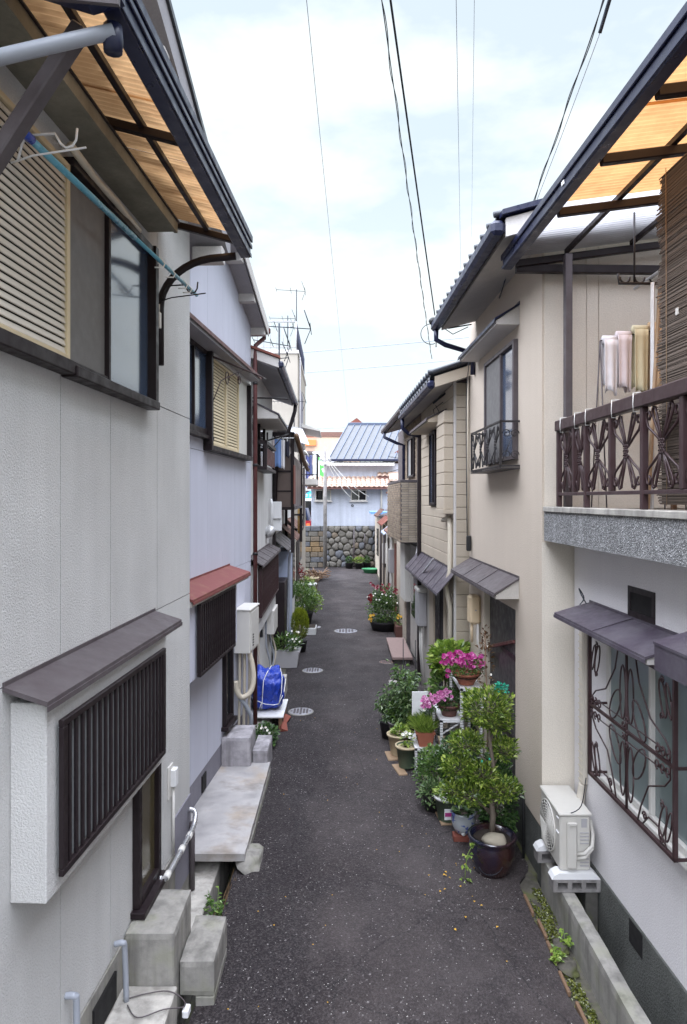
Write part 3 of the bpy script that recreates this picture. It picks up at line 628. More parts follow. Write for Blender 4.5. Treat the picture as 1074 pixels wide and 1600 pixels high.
# steps in front of the first house
def steps(name, lb, x0, x1, x2, ya, yb, yc, yd, z1, z2, mat, gap=0):
    t = thing(name, lb, 'steps', (x1, (ya+yb)/2, 0), 0, 'concrete doorsteps'); o = t.location
    OFF[t.name] = (o[0], o[1], 0)
    MB().rough(x0, x1, ya, yb, -.1, z1, .006, .04, x0).build('upper_step', mat, t)
    m = MB().rough(x1+.003, x2, yc, yd, .06 if gap else -.05, z2, .006, .04, z1)
    if gap: m.box(x2-.13, x2-.004, yc+.004, yd-.004, -.42, .058, .006)
    m.build('lower_step', mat, t)
steps('concrete_steps', 'weathered raw concrete two step block, nearest on the left', -1.44, -1.11, -.865, 4.48, 5.0, 4.58, 5.1, .55, .30, 'concrete', 1)

# ------------------------------------------------------------------ left, second: lavender white house
B = fthing('B', 8.0, 'panel_house', 'smooth lavender white house second on the left, with twin cream shutters', 'house')
MB().prism([(6.12, -.2), (10.03, -.2), (10.03, 6.06), (8.05, 6.80), (6.12, 6.1)], 0, -4.5, -.010).build('wall', 'stucco_lavender', B)
panels(B, [6.12, 7.1, 7.74, 8.41, 9.03, 9.66, 10.03], [.42, 2.50, 3.93, 6.02], -.010, 0, 'stucco_lavender', gap=.006)
MB().box(-.3, -.004, 6.13, 10.02, -.2, .418).build('foundation', 'foundation_grey', B)
rB = roof_gable_front(B, .22, -4.5, [(10.2, 5.98), (8.05, 6.80), (5.9, 5.98)], .14, 'soffit_grey', 'roof_tile_dark')
MB().prism([(10.2, 5.98), (8.05, 6.80), (8.05, 6.64), (10.2, 5.82)], 0, .222, .236).build('barge_board', 'trim_pale', rB)
for y in (8.6, 9.35, 10.08): MB().box(-.02, .205, y-.06, y+.06, 6.52-(y-8.6)*.382-.15, 6.52-(y-8.6)*.382, .005).build('purlin_end', 'trim_pale', B)
MB().box(-2, .25, 10.17, 10.27, 5.86, 5.96, .02).build('gutter', 'brown_frame_red', B)
MB().tube([(.16, 10.22, 5.88), (.16, 10.22, 5.80), (.06, 10.07, 5.66), (.06, 10.05, 5.5), (.06, 10.05, .05)], .032, 10).build('downpipe', 'brown_frame_red', B)
for z in (1.3, 2.6, 3.9, 5.1): MB().lathe([(.038, -.02), (.040, 0), (.038, .02)], 10, (.06, 10.05, z)).build('pipe_bracket', 'iron_black', B)
MB().tube([(.16, 6.72, 6.36), (.30, 6.78, 6.40)], .03, 10).build('pipe_end', 'teal_cap', B)
framed(B, 0, 6.45, 7.72, 4.10, 5.06, 'brown_frame', 'glass_sky', 1, .07, [7.1]); MB().box(0, .075, 6.4, 7.75, 4.06, 4.10, .004).build('window_sill', 'brown_frame', B)
MB().box(0, .10, 7.56, 9.70, 3.94, 4.0, .005).build('window_sill', 'brown_frame', B)
MB().box(.0, .10, 7.56, 7.63, 4.0, 5.05, .004).build('window_jamb', 'brown_frame', B); MB().box(.0, .10, 9.58, 9.68, 4.0, 5.05, .004).build('window_jamb', 'brown_frame', B)
MB().box(.0, .10, 7.63, 9.58, 4.99, 5.05, .004).build('window_head', 'alu', B)
louvre(B, .06, 7.64, 8.30, 4.002, 4.985, 25, 'cream_metal', 'cream_metal'); louvre(B, .06, 8.305, 8.95, 4.002, 4.985, 25, 'cream_metal', 'cream_metal')
MB().box(.03, .04, 8.96, 9.58, 4.0, 4.99).build('insect_screen', 'pale_plastic', B)
hood(B, 0, .25, 6.2, 9.55, 5.11, 5.22, .05, 'brown_frame_red', 'window_hood', 'soffit_grey')
br = MB().tube([(.1, 7.60, 4.98), (.38, 8.9, 4.99), (.40, 9.1, 4.99)], .012, 6)
br.tube(scroll((8.0, 4.80), .10, 1.3, 0, fx=.16), .006, 5).tube(scroll((8.35, 4.86), .08, 1.3, 2, fx=.22), .006, 5).tube([(.10, 7.62, 4.5), (.14, 7.8, 4.75), (.2, 8.2, 4.9), (.26, 8.4, 4.98)], .006, 5)
br.build('laundry_bracket', 'iron_brown', B)
# red hooded bay
MB().box(0, .19, 6.45, 8.35, 1.66, 2.44, .005).build('bay_box', 'stucco_lavender', B)
hood(B, 0, .27, 6.3, 8.75, 2.475, 2.56, .05, 'red_hood', 'bay_hood', 'trim_pale')
lattice(B, .21, .25, 6.62, 8.05, 1.68, 2.40, 17)
framed(B, 0, 8.38, 8.78, .62, 1.72, 'brown_frame', 'glass_dark', 1, .06); MB().box(0, .09, 8.33, 8.82, .57, .62, .004).build('window_sill', 'brown_frame', B)
MB().box(.0, .01, 7.5, 7.66, .18, .36).build('foundation_vent', 'dark_void', B)
pipe(B, [(.03, 6.25, 1.72), (.03, 6.28, 1.55), (.03, 6.28, .12)], .02, 'pipe_grey', 'conduit')
for x, y in ((.05, 9.1), (.11, 9.12), (.16, 9.2), (.05, 9.4)): pipe(B, [(x, y, 1.38), (x, y, 1.0), (x-.02, y+.02, .1)], .018, 'pipe_cream', 'riser_pipe')
pipe(B, [(.18, 9.10, 1.36), (.22, 9.10, 1.2), (.24, 9.08, 1.0), (.20, 9.04, .85), (.10, 9.0, .80), (.04, 8.97, .9), (.03, 8.96, 1.02)], .035, 'pipe_cream', 'flexible_conduit', 10)
pipe(B, [(.07, 9.0, .80), (.16, 9.04, .66), (.21, 9.08, .5), (.18, 9.1, .36), (.08, 9.1, .28), (.02, 9.1, .27)], .028, 'pipe_grey', 'flexible_conduit', 10)
mb_ = fthing('B', 9.0, 'meter_box', 'pale metal utility box on the lavender house above the blue tarpaulin', 'meter box', z0=1.36)
MB().box(0, .21, 9.0, 9.55, 1.37, 1.93, .008).build('body', 'pale_plastic', mb_); MB().box(.0, .225, 8.99, 9.57, 1.93, 1.955, .006).build('cap', 'pale_plastic', mb_); MB().box(.21, .222, 9.03, 9.52, 1.40, 1.91, .004).build('door', 'pale_plastic', mb_)
for k in range(5): MB().box(.222, .226, 9.12, 9.18, 1.45+k*.035, 1.465+k*.035).build('vent_slot', 'dark_void', mb_)
sl_ = thing('concrete_slab', 'stained flat concrete slab bridging the gutter before the lavender house', 'slab', (-1.2, 7.4, 0)); OFF[sl_.name] = (-1.2, 7.4, 0)
MB().rough(-1.62, -.90, 6.26, 8.47, .07, .15, .007, .06).build('slab_top', 'concrete_stained', sl_)
MB().box(-.985, -.90, 6.33, 8.46, -.2, .069, .004).build('side_footing', 'concrete', sl_)
o = MB().blob((0, 0, 0), (.13, .22, .10), jit=.5).build('concrete_fillet', 'concrete'); o.location = (-.86, 6.42, 0); tag(o, 'rounded lump of mortar at the near corner of the stained slab', 'mortar')
steps('concrete_steps', 'clean pale concrete two step block beyond the stained slab', -1.49, -1.13, -.935, 8.3, 8.8, 8.42, 9.0, .50, .30, 'concrete_lavender')
struct(MB().box(-1.6, -1.10, 8.83, 10.6, -.2, .10, .005).build('pavement', 'concrete'))
# ------------------------------------------------------------------ left, third: white house with the black lattice bay
Cw = fthing('L', 12.0, 'white_house', 'white stucco house third on the left, with a long dark lattice bay', 'house')
MB().box(-4, 0, 10.12, 14.0, -.1, 5.5).build('wall', 'stucco_white', Cw)
rf = MB().prism([(.42, 5.42), (-2.2, 6.35), (-2.2, 6.25), (.42, 5.32)], 1, 10.05, 14.1).build('roof', 'soffit_grey', Cw)
for i in range(15):
    y = 10.1+i*.27
    MB().prism([(.46, 5.45), (-2.2, 6.40), (-2.2, 6.36), (.46, 5.425)], 1, y, y+.25).build('roof_tile', 'roof_tile_dark', rf)
MB().prism([(.45, 5.46), (-2.2, 6.42), (-2.2, 6.27), (.45, 5.33)], 1, 10.0, 10.05).build('verge_board', 'trim_pale', rf)
MB().prism([(.47, 5.50), (-2.2, 6.46), (-2.2, 6.42), (.47, 5.465)], 1, 9.97, 10.09).build('verge_tiles', 'red_brown', rf)
MB().box(.42, .52, 10.0, 14.15, 5.33, 5.43, .025).build('gutter', 'navy_metal', Cw)
MB().tube([(.47, 14.05, 5.34), (.46, 14.05, 5.22), (.40, 14.0, 5.0), (.30, 13.98, 4.7), (.1, 13.95, 4.5), (.05, 13.95, 3.0)], .04, 8).build('downpipe', 'brown_frame', Cw)
hood(Cw, 0, .42, 10.5, 12.4, 4.72, 4.92, .05, 'plum_metal', 'window_hood', 'trim_pale')
framed(Cw, 0, 10.62, 12.1, 3.9, 4.72, 'brown_frame', 'glass_dark', 1, .06, [11.3])
bx = MB().box(0.0, .22, 10.6, 12.3, 3.86, 3.91, .004).box(.17, .22, 10.6, 12.3, 4.26, 4.32, .004).box(0, .22, 10.6, 10.65, 4.26, 4.32, .004).box(0, .22, 12.25, 12.3, 4.26, 4.32, .004).box(.17, .22, 10.6, 10.65, 3.91, 4.26).build('window_planter_rail', 'brown_frame', Cw)
for i in range(8): MB().box(.185, .20, 10.72+i*.2, 10.86+i*.2, 3.95, 4.22, .003).build('rail_board', 'brown_frame_red', bx)
MB().tube([(.02, 10.3, 4.93), (.46, 10.5, 4.95), (.55, 10.55, 4.95)], .013, 6).tube(scroll((10.3, 4.72), .10, 1.3, 0, fx=.03), .006, 5).tube(scroll((10.35, 4.5), .07, 1.3, 2, fx=.03), .006, 5).build('laundry_bracket', 'iron_black', Cw)
MB().tube([(.02, 12.8, 4.5), (.42, 12.8, 4.62)], .014, 6).tube([(.02, 12.8, 4.25), (.3, 12.8, 4.58)], .01, 6).box(0, .03, 12.77, 12.83, 4.2, 4.65).build('laundry_bracket', 'iron_black', Cw)
MB().tube([(.0, 12.7, 2.80), (.03, 12.7, 2.80)], .09, 14).tube([(.03, 12.7, 2.80), (.12, 12.7, 2.79), (.15, 12.7, 2.77)], .13, 14, r2=.07).build('vent_cap', 'alu', Cw)
MB().tube([(.04, 13.2, 3.4), (.06, 13.2, 3.3), (.04, 13.2, 2.5)], .03, 8).build('vent_pipe', 'white_metal', Cw)
bb = MB().box(0, .12, 10.2, 13.4, 1.35, 2.40, .005).build('bay_box', 'stucco_white', Cw)
hood(Cw, 0, .21, 10.12, 13.5, 2.42, 2.53, .04, 'brown_metal', 'bay_hood', None, 4)
lattice(Cw, .13, .18, 10.22, 13.4, 1.62, 2.38, 30, 'iron_brown', 'glass_dark')
for y, m in ((10.5, 'pipe_grey'), (11.0, 'pipe_cream'), (12.2, 'pipe_grey'), (12.9, 'pipe_grey'), (13.3, 'pipe_cream')): pipe(Cw, [(.05, y, 1.34), (.05, y+.02, .8), (.12, y+.1, .4), (.05, y, .05)], .018, m, 'riser_pipe')
MB().box(.0, .16, 12.6, 13.4, .9, 1.34, .008).build('boiler_box', 'pale_plastic', Cw); MB().box(0, .05, 11.6, 11.66, 1.05, 1.18, .004).build('outlet_box', 'black_rubber', Cw)
# ------------------------------------------------------------------ left, fourth: house with the brown laundry deck
D4 = fthing('L', 16.0, 'deck_house', 'white house fourth on the left, with a brown panelled laundry deck over the lane', 'house')
MB().box(-4, -.02, 14.05, 22.0, -.1, 5.0).build('wall', 'stucco_white', D4)
MB().prism([(.3, 4.95), (-2.5, 5.7), (-2.5, 5.6), (.3, 4.85)], 1, 14.3, 22.1).build('roof', 'plum_metal', D4)
dk = MB()
for y in (14.0, 17.6):
    dk.box(.38, .45, y, y+.07, 2.3, 4.78, .005).box(.0, .07, y, y+.07, 2.3, 4.78, .005)
dk.box(0, .45, 14.0, 17.67, 3.18, 3.24).box(.38, .45, 14.0, 17.67, 4.70, 4.78, .004).box(0, .45, 14.0, 14.07, 4.70, 4.78, .004).box(0, .45, 14.02, 14.05, 3.95, 3.99).box(0, .45, 14.02, 14.05, 3.55, 3.58)
dko = dk.build('laundry_deck', 'brown_frame', D4)
for z0, z1 in ((3.24, 3.55), (3.58, 3.95), (3.99, 4.30)): MB().box(.07, .38, 14.03, 14.036, z0, z1).build('deck_panel', 'poly_brown', dko)
for i in range(4): MB().box(.41, .416, 14.1+i*.88, 14.94+i*.88, 3.24, 4.3).build('deck_panel', 'poly_brown', dko)
MB().box(.36, .40, 14.1, 17.6, 4.30, 4.34).build('deck_rail', 'brown_frame_red', dko)
corrugated(MB(), -.1, .62, 14.0, 17.9, 5.0, 4.84, .08, .012).build('deck_roof', 'poly_clear', dko)
MB().tube([(.5, 13.9, 4.70), (.55, 15.5, 4.35), (.60, 17.3, 4.15)], .05, 8).build('rolled_blind', 'wood_brown', dko)
MB().box(.44, .452, 13.9, 14.5, 3.3, 4.1).build('deck_side_board', 'red_brown', dko)
hood(D4, -.02, .32, 14.1, 16.4, 2.35, 2.62, .04, 'brown_metal', 'lean_to_roof', None, 3); hood(D4, -.02, .36, 16.6, 18.6, 2.42, 2.75, .04, 'rust_roof', 'lean_to_roof', None, 3); hood(D4, -.02, .30, 18.8, 21.6, 2.55, 2.85, .04, 'rust_roof', 'lean_to_roof', None, 2)
MB().box(-.02, .26, 15.2, 16.5, .02, 2.25, .01).build('shed_door', 'pale_blue', D4); MB().box(-.02, .22, 16.6, 18.4, .02, 2.35, .01).build('shed_wall', 'stucco_white', D4); MB().box(-.02, .20, 18.6, 21.6, .02, 2.5, .01).build('shed_wall', 'cream_grey_metal', D4)
MB().box(.22, .24, 17.2, 18.0, .9, 2.2).build('shed_window', 'glass_dark', D4); MB().box(.20, .22, 19.2, 21, .6, 2.2).build('shed_window', 'brown_frame', D4)
pipe(D4, [(.34, 14.6, 2.3), (.30, 14.7, 2.0), (.28, 14.8, 1.2), (.24, 14.8, .3)], .03, 'pipe_grey', 'hose_pipe')
MB().box(.0, .25, 13.98, 14.9, .05, 1.7, .01).build('utility_cupboard', 'brown_frame', D4)
for y, z in ((13.86, 3.0), (13.9, 2.75)): MB().box(-.02, .2, y, y+.06, z, z+.35, .01).build('meter_case', 'white_metal', D4)
pl = fthing('L', 19.0, 'timber_post', 'ochre wooden post rising above the shed roofs on the left', 'post', x0=.32, z0=2.4); MB().tube([(.32, 18.7, 2.4), (.32, 18.7, 3.5)], .05, 10).build('shaft', 'bamboo_pole', pl); MB().box(.15, .45, 18.62, 18.64, 2.95, 3.0).build('crosspiece', 'iron_black', pl)
# washing on the deck
def cloth(root, x0, x1, y, z1, z0, mat, rng, wav=.03, ax='x', name='cloth'):
    n, m_ = 10, 8; vs = []
    for i in range(n+1):
        for j in range(m_+1):
            u, v_ = i/n, j/m_; d = wav*math.sin(u*9+rng.uniform(-.2, .2))*(.3+v_); a = x0+(x1-x0)*(u*(1-.12*v_)+.06*v_); z = z1+(z0-z1)*v_+.02*math.sin(u*5)*v_
            vs.append((a, y+d, z) if ax == 'x' else (y+d, a, z))
    W_ = m_+1; m = MB().add(vs, [(i*W_+j, (i+1)*W_+j, (i+1)*W_+j+1, i*W_+j+1) for i in range(n) for j in range(m_)], True); o = m.build(name, mat, root)
    md = o.modifiers.new('thickness', 'SOLIDIFY'); md.thickness = .006; return o
for i, (x0, x1, z1, z0, mt, lb) in enumerate(((.0, .06, 4.62, 4.12, 'cloth_pink', 'pale pink towel hung leftmost on the brown deck'), (.06, .20, 4.62, 4.05, 'cloth_blue', 'light blue towel with white border hung on the brown deck'), (.19, .27, 4.60, 4.02, 'cloth_white', 'white cloth hung beside the blue towel on the brown deck'), (.27, .36, 4.58, 4.25, 'cloth_dark', 'black garment hung rightmost on the brown deck'))):
    t = fthing('L', 13.85, 'hanging_towel', lb, 'laundry', 'washing on the brown deck', x0=x0, z0=z0); cloth(t, x0, x1, 13.85, z1, z0, mt, R, .012)
    MB().box((x0+x1)/2-.008, (x0+x1)/2+.008, 13.83, 13.87, z1-.01, z1+.05, .003).build('clothes_peg', 'white_metal', t)
t = fthing('L', 13.8, 'clothes_rail', 'thin steel clothes rail along the near end of the brown deck', 'rail', z0=4.6); MB().tube([(-.02, 13.85, 4.64), (.45, 13.85, 4.64)], .010, 6).build('rod', 'alu', t)
# ------------------------------------------------------------------ left, tall cream building with roof railing
T = fthing('L', 26.0, 'flat_roof_building', 'tall cream flat roofed building with a railing and aerials on its roof', 'building')
MB().box(-6, .05, 23.0, 29.5, -.1, 8.3).build('wall', 'building_cream', T)
MB().box(-6, .09, 22.96, 29.6, 8.3, 8.42, .01).build('parapet_cap', 'trim_pale', T)
MB().box(.02, .06, 25.2, 27.0, 5.0, 7.4).build('stair_recess', 'foundation_grey', T)
rl = MB().tube([(-5.5, 23.1, 9.4), (.0, 23.1, 9.4), (.0, 29.4, 9.4)], .025, 5).tube([(-5.5, 23.1, 8.55), (.0, 23.1, 8.55), (.0, 29.4, 8.55)], .02, 5).build('roof_railing', 'grey_plastic', T)
for i in range(26): MB().tube([(-.0-i*.22, 23.1, 8.42), (-.0-i*.22, 23.1, 9.4)], .011 if i % 6 else .022, 5).build('baluster', 'grey_plastic', rl)
for i in range(1, 22): MB().tube([(.0, 23.1+i*.29, 8.42), (.0, 23.1+i*.29, 9.4)], .02, 5).build('baluster', 'navy_metal', rl)
cn = MB().prism([(.05, 6.25), (.75, 6.0), (.75, 5.95), (.05, 6.1)], 1, 25.6, 28.5).build('balcony_canopy', 'pale_plastic', T)
MB().box(.05, .62, 26.5, 29.5, 3.95, 4.2, .02).build('balcony_floor', 'trim_pale', T)
br_ = MB().tube([(.05, 26.5, 5.15), (.60, 26.5, 5.15), (.60, 29.4, 5.15)], .02, 5).tube([(.05, 26.5, 4.35), (.60, 26.5, 4.35), (.60, 29.4, 4.35)], .02, 5).build('balcony_railing', 'iron_black', T)
for i in range(5): MB().tube([(.08+i*.13, 26.5, 4.2), (.08+i*.13, 26.5, 5.15)], .013, 5).build('baluster', 'iron_black', br_)
for i in range(11): MB().tube([(.60, 26.6+i*.27, 4.2), (.60, 26.6+i*.27, 5.15)], .013, 5).build('baluster', 'iron_black', br_)
pipe(T, [(.10, 23.6, 8.3), (.10, 23.6, 2.0)], .03, 'grey_plastic', 'downpipe'); pipe(T, [(.1, 24.3, 5.2), (.2, 24.2, 5.0), (.2, 24.2, 2.6), (.05, 24.2, 2.3)], .035, 'brown_metal', 'downpipe')
for i, (y, z) in enumerate(((23.3, 4.9), (23.5, 4.6), (23.7, 4.4))): MB().tube([(.05, y, z), (.3, y-.1, z+.15), (.42, y-.05, z-.05)], .025, 6).build('bracket_arm', 'pale_plastic', T)
for z in (1.2, 3.0): MB().box(.05, .08, 24.3, 25.3, z, z+.9, .01).build('window', 'glass_dark', T)
MB().tube(arc((24.6, 2.6), .22, 0, 340, 16, 'yz', .12), .012, 5).tube(arc((24.6, 2.55), .15, 0, 340, 14, 'yz', .13), .012, 5).build('cable_coil', 'wire_dark', T)
# aerials
def aerial(lb, x, y, z0, z1, booms, fr='L'):
    t = fthing(fr, y, 'television_aerial', lb, 'aerial', 'roof aerials', x0=x, z0=z0); m = MB().tube([(x, y, z0), (x, y, z1)], .017, 6); m.build('mast', 'wire_dark', t)
    for zb, L_, tilt, el in booms:
        b2 = MB().tube([(x-L_*.7, y, zb+tilt*.7), (x+L_*.3, y, zb-tilt*.3)], .009, 5)
        for i in range(el):
            u = i/(max(1, el-1)); px = x-L_*.7+L_*u; pz = zb+tilt*.7-tilt*u; h = .28*(.5+.5*u); b2.tube([(px, y-h*1.6, pz), (px, y+h*1.6, pz)], .007, 4)
        b2.tube([(x+L_*.3, y, zb-tilt*.3), (x+L_*.3-.12, y-.1, zb+.30)], .01, 4).tube([(x+L_*.3, y, zb-tilt*.3), (x+L_*.3-.12, y+.1, zb-.30)], .01, 4)
        b2.build('aerial_boom', 'wire_dark', t)
aerial('tallest thin aerial on the flat roof with one boom on top', -.02, 23.6, 8.42, 10.65, [(10.6, 1.0, .06, 3)])
aerial('second aerial on the flat roof with a level boom under the tallest mast', -.35, 24.0, 8.42, 9.85, [(9.75, .9, .02, 3), (9.45, .7, .0, 3)])
aerial('nearest aerial, on the white house roof, with a long sloping boom', .22, 13.0, 5.45, 6.75, [(6.68, 2.0, .12, 4), (6.35, .7, .12, 3), (6.08, .6, -.05, 3)])
aerial('lowest aerial, beside the balcony canopy, with a short dotted boom', -.05, 22.7, 5.0, 6.9, [(6.65, 1.3, .0, 12)])
# ------------------------------------------------------------------ end of the lane: stone wall
SW = thing('stone_retaining_wall', 'rough stone retaining wall closing the far end of the lane', 'wall', (0, 33.9, 0)); OFF[SW.name] = (0, 33.9, 0)
MB().box(-2.6, 3.2, 34.02, 34.6, -.1, 2.06).build('mortar_backing', 'concrete_dark', SW)
def clip(poly, a, b_, c):
    out = []; n = len(poly)
    for i in range(n):
        p, q = poly[i], poly[(i+1) % n]; dp = a*p[0]+b_*p[1]-c; dq = a*q[0]+b_*q[1]-c
        if dp <= 0: out.append(p)
        if (dp < 0 < dq) or (dq < 0 < dp):
            t_ = dp/(dp-dq); out.append((p[0]+(q[0]-p[0])*t_, p[1]+(q[1]-p[1])*t_))
    return out
RS = random.Random(5); seeds = []
for j in range(7):
    for i in range(13): seeds.append((-.92+(i+.5*(j % 2))*.335+RS.uniform(-.1, .1), .12+j*.30+RS.uniform(-.09, .09)))
for k, (sx_, sz_) in enumerate(seeds):
    poly = [(-.85, .0), (3.2, .0), (3.2, 2.06), (-.85, 2.06)]
    for m, (ux, uz) in enumerate(seeds):
        if m != k and abs(ux-sx_)+abs(uz-sz_) < 1.6: poly = clip(poly, ux-sx_, uz-sz_, ((ux*ux+uz*uz)-(sx_*sx_+sz_*sz_))/2)
        if len(poly) < 3: break
    if len(poly) < 3 or max(p[0] for p in poly)-min(p[0] for p in poly) < .08: continue
    cx = sum(p[0] for p in poly)/len(poly); cz = sum(p[1] for p in poly)/len(poly); m = MB(); n = len(poly); vs = []; dp = RS.uniform(.08, .16)
    sub = []
    for i in range(n):
        p, q = poly[i], poly[(i+1) % n]; sub += [p, ((p[0]+q[0])/2, (p[1]+q[1])/2)]
    # soften corners
    ns = len(sub); sub = [((sub[i-1][0]+5*sub[i][0]+sub[(i+1) % ns][0])/7+RS.uniform(-.012, .012), (sub[i-1][1]+5*sub[i][1]+sub[(i+1) % ns][1])/7+RS.uniform(-.012, .012)) for i in range(ns)]
    for sc_, yy in ((.98, 34.03), (.95, 34.03-dp*.5), (.80, 34.03-dp*.9), (.40, 34.03-dp)):
        vs += [(cx+(p[0]-cx)*sc_, yy+RS.uniform(-.012, .012), cz+(p[1]-cz)*sc_) for p in sub]
    fs = [(r_*ns+i, r_*ns+(i+1) % ns, (r_+1)*ns+(i+1) % ns, (r_+1)*ns+i) for r_ in range(3) for i in range(ns)]+[tuple(3*ns+i for i in range(ns))]
    m.add(vs, fs, True); m.build('stone', RS.choice(['rock_grey', 'rock_grey', 'rock_grey', 'rock_blue', 'rock_brown']), SW)
for j in range(8):
    x = -2.1
    while x < -.9:
        w_ = min(RS.uniform(.34, .52), -.87-x)
        if w_ > .12: MB().box(x+.01, x+w_-.01, 33.93+RS.uniform(-.02, .02), 34.05, j*.257+.01, j*.257+.25, .025).build('stone', 'rock_tan' if (j in (3, 4) and RS.random() < .6) else RS.choice(['rock_grey', 'rock_blue', 'rock_brown']), SW)
        x += w_
MB().tube([(.52, 33.86, .0), (.52, 33.86, 1.95)], .035, 6).tube([(1.05, 33.86, .9), (1.05, 33.86, 1.7)], .03, 6).build('pipe', 'brown_metal', SW)
# ------------------------------------------------------------------ end house above the stone wall
EH = thing('end_house', 'blue white plastered house above the stone wall, with a grey ribbed metal roof', 'house', (0, 34.8, 2.06)); OFF[EH.name] = (0, 34.8, 2.06)
MB().box(-1.62, 3.5, 34.3, 40, 1.5, 4.15).build('wall', 'plaster_blue_white', EH); MB().prism([(-1.62, 2.3), (-1.62, 4.1), (-1.3, 4.1), (-1.3, 2.0)], 1, 34.285, 34.30).build('wall_end', 'plaster_blue_white', EH)
MB().box(-.95, 3.5, 35.3, 40, 4.1, 5.25).build('upper_wall', 'plaster_blue_white', EH)
for x0, x1, gm in ((-1.42, -.62, 'glass_pale'), (.36, 1.16, 'glass_dark')):
    w_ = MB().box(x0, x1, 34.25, 34.31, 3.32, 3.37).box(x0, x1, 34.25, 34.31, 3.83, 3.88).box(x0, x0+.05, 34.25, 34.31, 3.37, 3.83).box(x1-.05, x1, 34.25, 34.31, 3.37, 3.83).box((x0+x1)/2-.025, (x0+x1)/2+.025, 34.26, 34.31, 3.37, 3.83).build('window', 'pale_plastic', EH)
    for k in range(2): MB().box(x0+.05+k*(x1-x0)/2-.02*k, (x0+x1)/2-.02+k*(x1-x0)/2-.03*k, 34.285, 34.29, 3.37, 3.83).build('pane', 'glass_dark' if (gm == 'glass_dark' or k == 0) else gm, w_)
    MB().box(x0-.06, x1+.06, 34.18, 34.31, 3.27, 3.32).build('sill', 'trim_pale', w_)
MB().tube(arc((.45, 3.08), .05, 0, 360, 8, 'xz', 34.28), .015, 5).build('vent', 'dark_void', EH)
ct = MB().prism([(33.75, 3.97), (35.32, 4.55), (35.32, 4.48), (33.75, 3.90)], 0, -1.80, 2.35).build('tiled_eave', 'terracotta_dark', EH)
tl = MB()
for j in range(5):
    for i in range(17):
        x = -1.8+i*.245; y0 = 33.74+j*.31; z0 = 3.985+j*.115; pts = [(x+.01+.225*k/6, .045*math.sin(PI*k/6)) for k in range(7)]
        vs = [(p[0], y0, z0+p[1]+.02) for p in pts]+[(p[0], y0+.34, z0+.125+p[1]) for p in pts]; tl.add(vs, [(k, k+1, k+8, k+7) for k in range(6)])
tl.build('clay_roof_tiles', 'clay_tiles', ct, kind='stuff')
se = MB().prism([(34.8, 5.18), (35.4, 5.34), (35.4, 5.27), (34.8, 5.11)], 0, -1.15, 2.6).build('upper_eave', 'trim_pale', EH)
for i in range(15): MB().bar((-1.1+i*.26, 34.79, 5.195), (-.95+i*.26, 35.38, 5.35), .03, .03).build('eave_rib', 'concrete_pale', se)
# ribbed metal roof, its ribs leaning to the right as the house stands askew
def RP(u, v_): return (-.78+u*4.5+v_*1.05, 35.1+v_*3.3, 5.42+v_*2.2)
m = MB(); q = [RP(0, 0), RP(1, 0), RP(1, 1), RP(0, 1)]; m.add(q+[(x, y, z-.08) for x, y, z in q], [(0, 1, 2, 3), (7, 6, 5, 4), (0, 4, 5, 1), (1, 5, 6, 2), (2, 6, 7, 3), (3, 7, 4, 0)])
mr = m.build('metal_roof', 'metal_roof', EH)
for i in range(13): a, c_ = Vector(RP(i/12, 0)), Vector(RP(i/12, 1)); MB().bar(a+Vector((0, 0, .02)), c_+Vector((0, 0, .02)), .05, .06).build('roof_rib', 'metal_rib', mr)
MB().bar(RP(0, 1), RP(1, 1), .2, .16).build('ridge_cap', 'metal_rib', mr); MB().bar(RP(0, 0), RP(1, 0), .08, .10).build('eave_gutter', 'navy_metal', mr)
MB().prism([(.2, 7.62), (1.2, 7.62), (.75, 8.0)], 1, 38.6, 39.4).build('ridge_tile', 'red_brown', EH)
MB().tube([(1.85, 34.2, 4.0), (1.9, 34.2, 3.8), (1.9, 34.25, 2.2)], .05, 8).build('downpipe', 'pale_plastic', EH)
for k in range(2): MB().prism([(33.9+.0*k, 4.4+.2*k), (36.5, 5.2+.2*k), (36.5, 5.1+.2*k), (33.9, 4.3+.2*k)], 0, 2.3+1.2*k, 3.5+1.2*k).build('side_roof', 'clay_tiles', EH)
MB().prism([(1.95, 5.3), (3.2, 5.3), (3.2, 6.0), (2.9, 6.0)], 1, 35.7, 35.8).build('side_gable', 'red_brown', EH)
# utility pole at the end
UP = thing('utility_pole', 'slim grey concrete utility pole in front of the stone wall', 'pole', (-.90, 33.4, 0)); OFF[UP.name] = (-.90, 33.4, 0)
MB().tube([(-.90, 33.4, 0), (-.90, 33.4, 5.75)], .10, 12, r2=.075).build('shaft', 'concrete_block', UP); MB().box(-.99, -.81, 33.25, 33.3, 5.1, 5.2).tube([(-.90, 33.4, 5.7), (-.90, 33.4, 5.95)], .03, 6).build('bracket', 'white_metal', UP)
MB().box(-1.2, -.6, 33.36, 33.44, 5.28, 5.34).build('cross_arm', 'grey_plastic', UP)
for x in (-1.12, -.68): MB().lathe([(.03, 0), (.05, .03), (.03, .06), (.045, .09), (.02, .12)], 8, (x, 33.4, 5.34)).build('insulator', 'white_metal', UP)
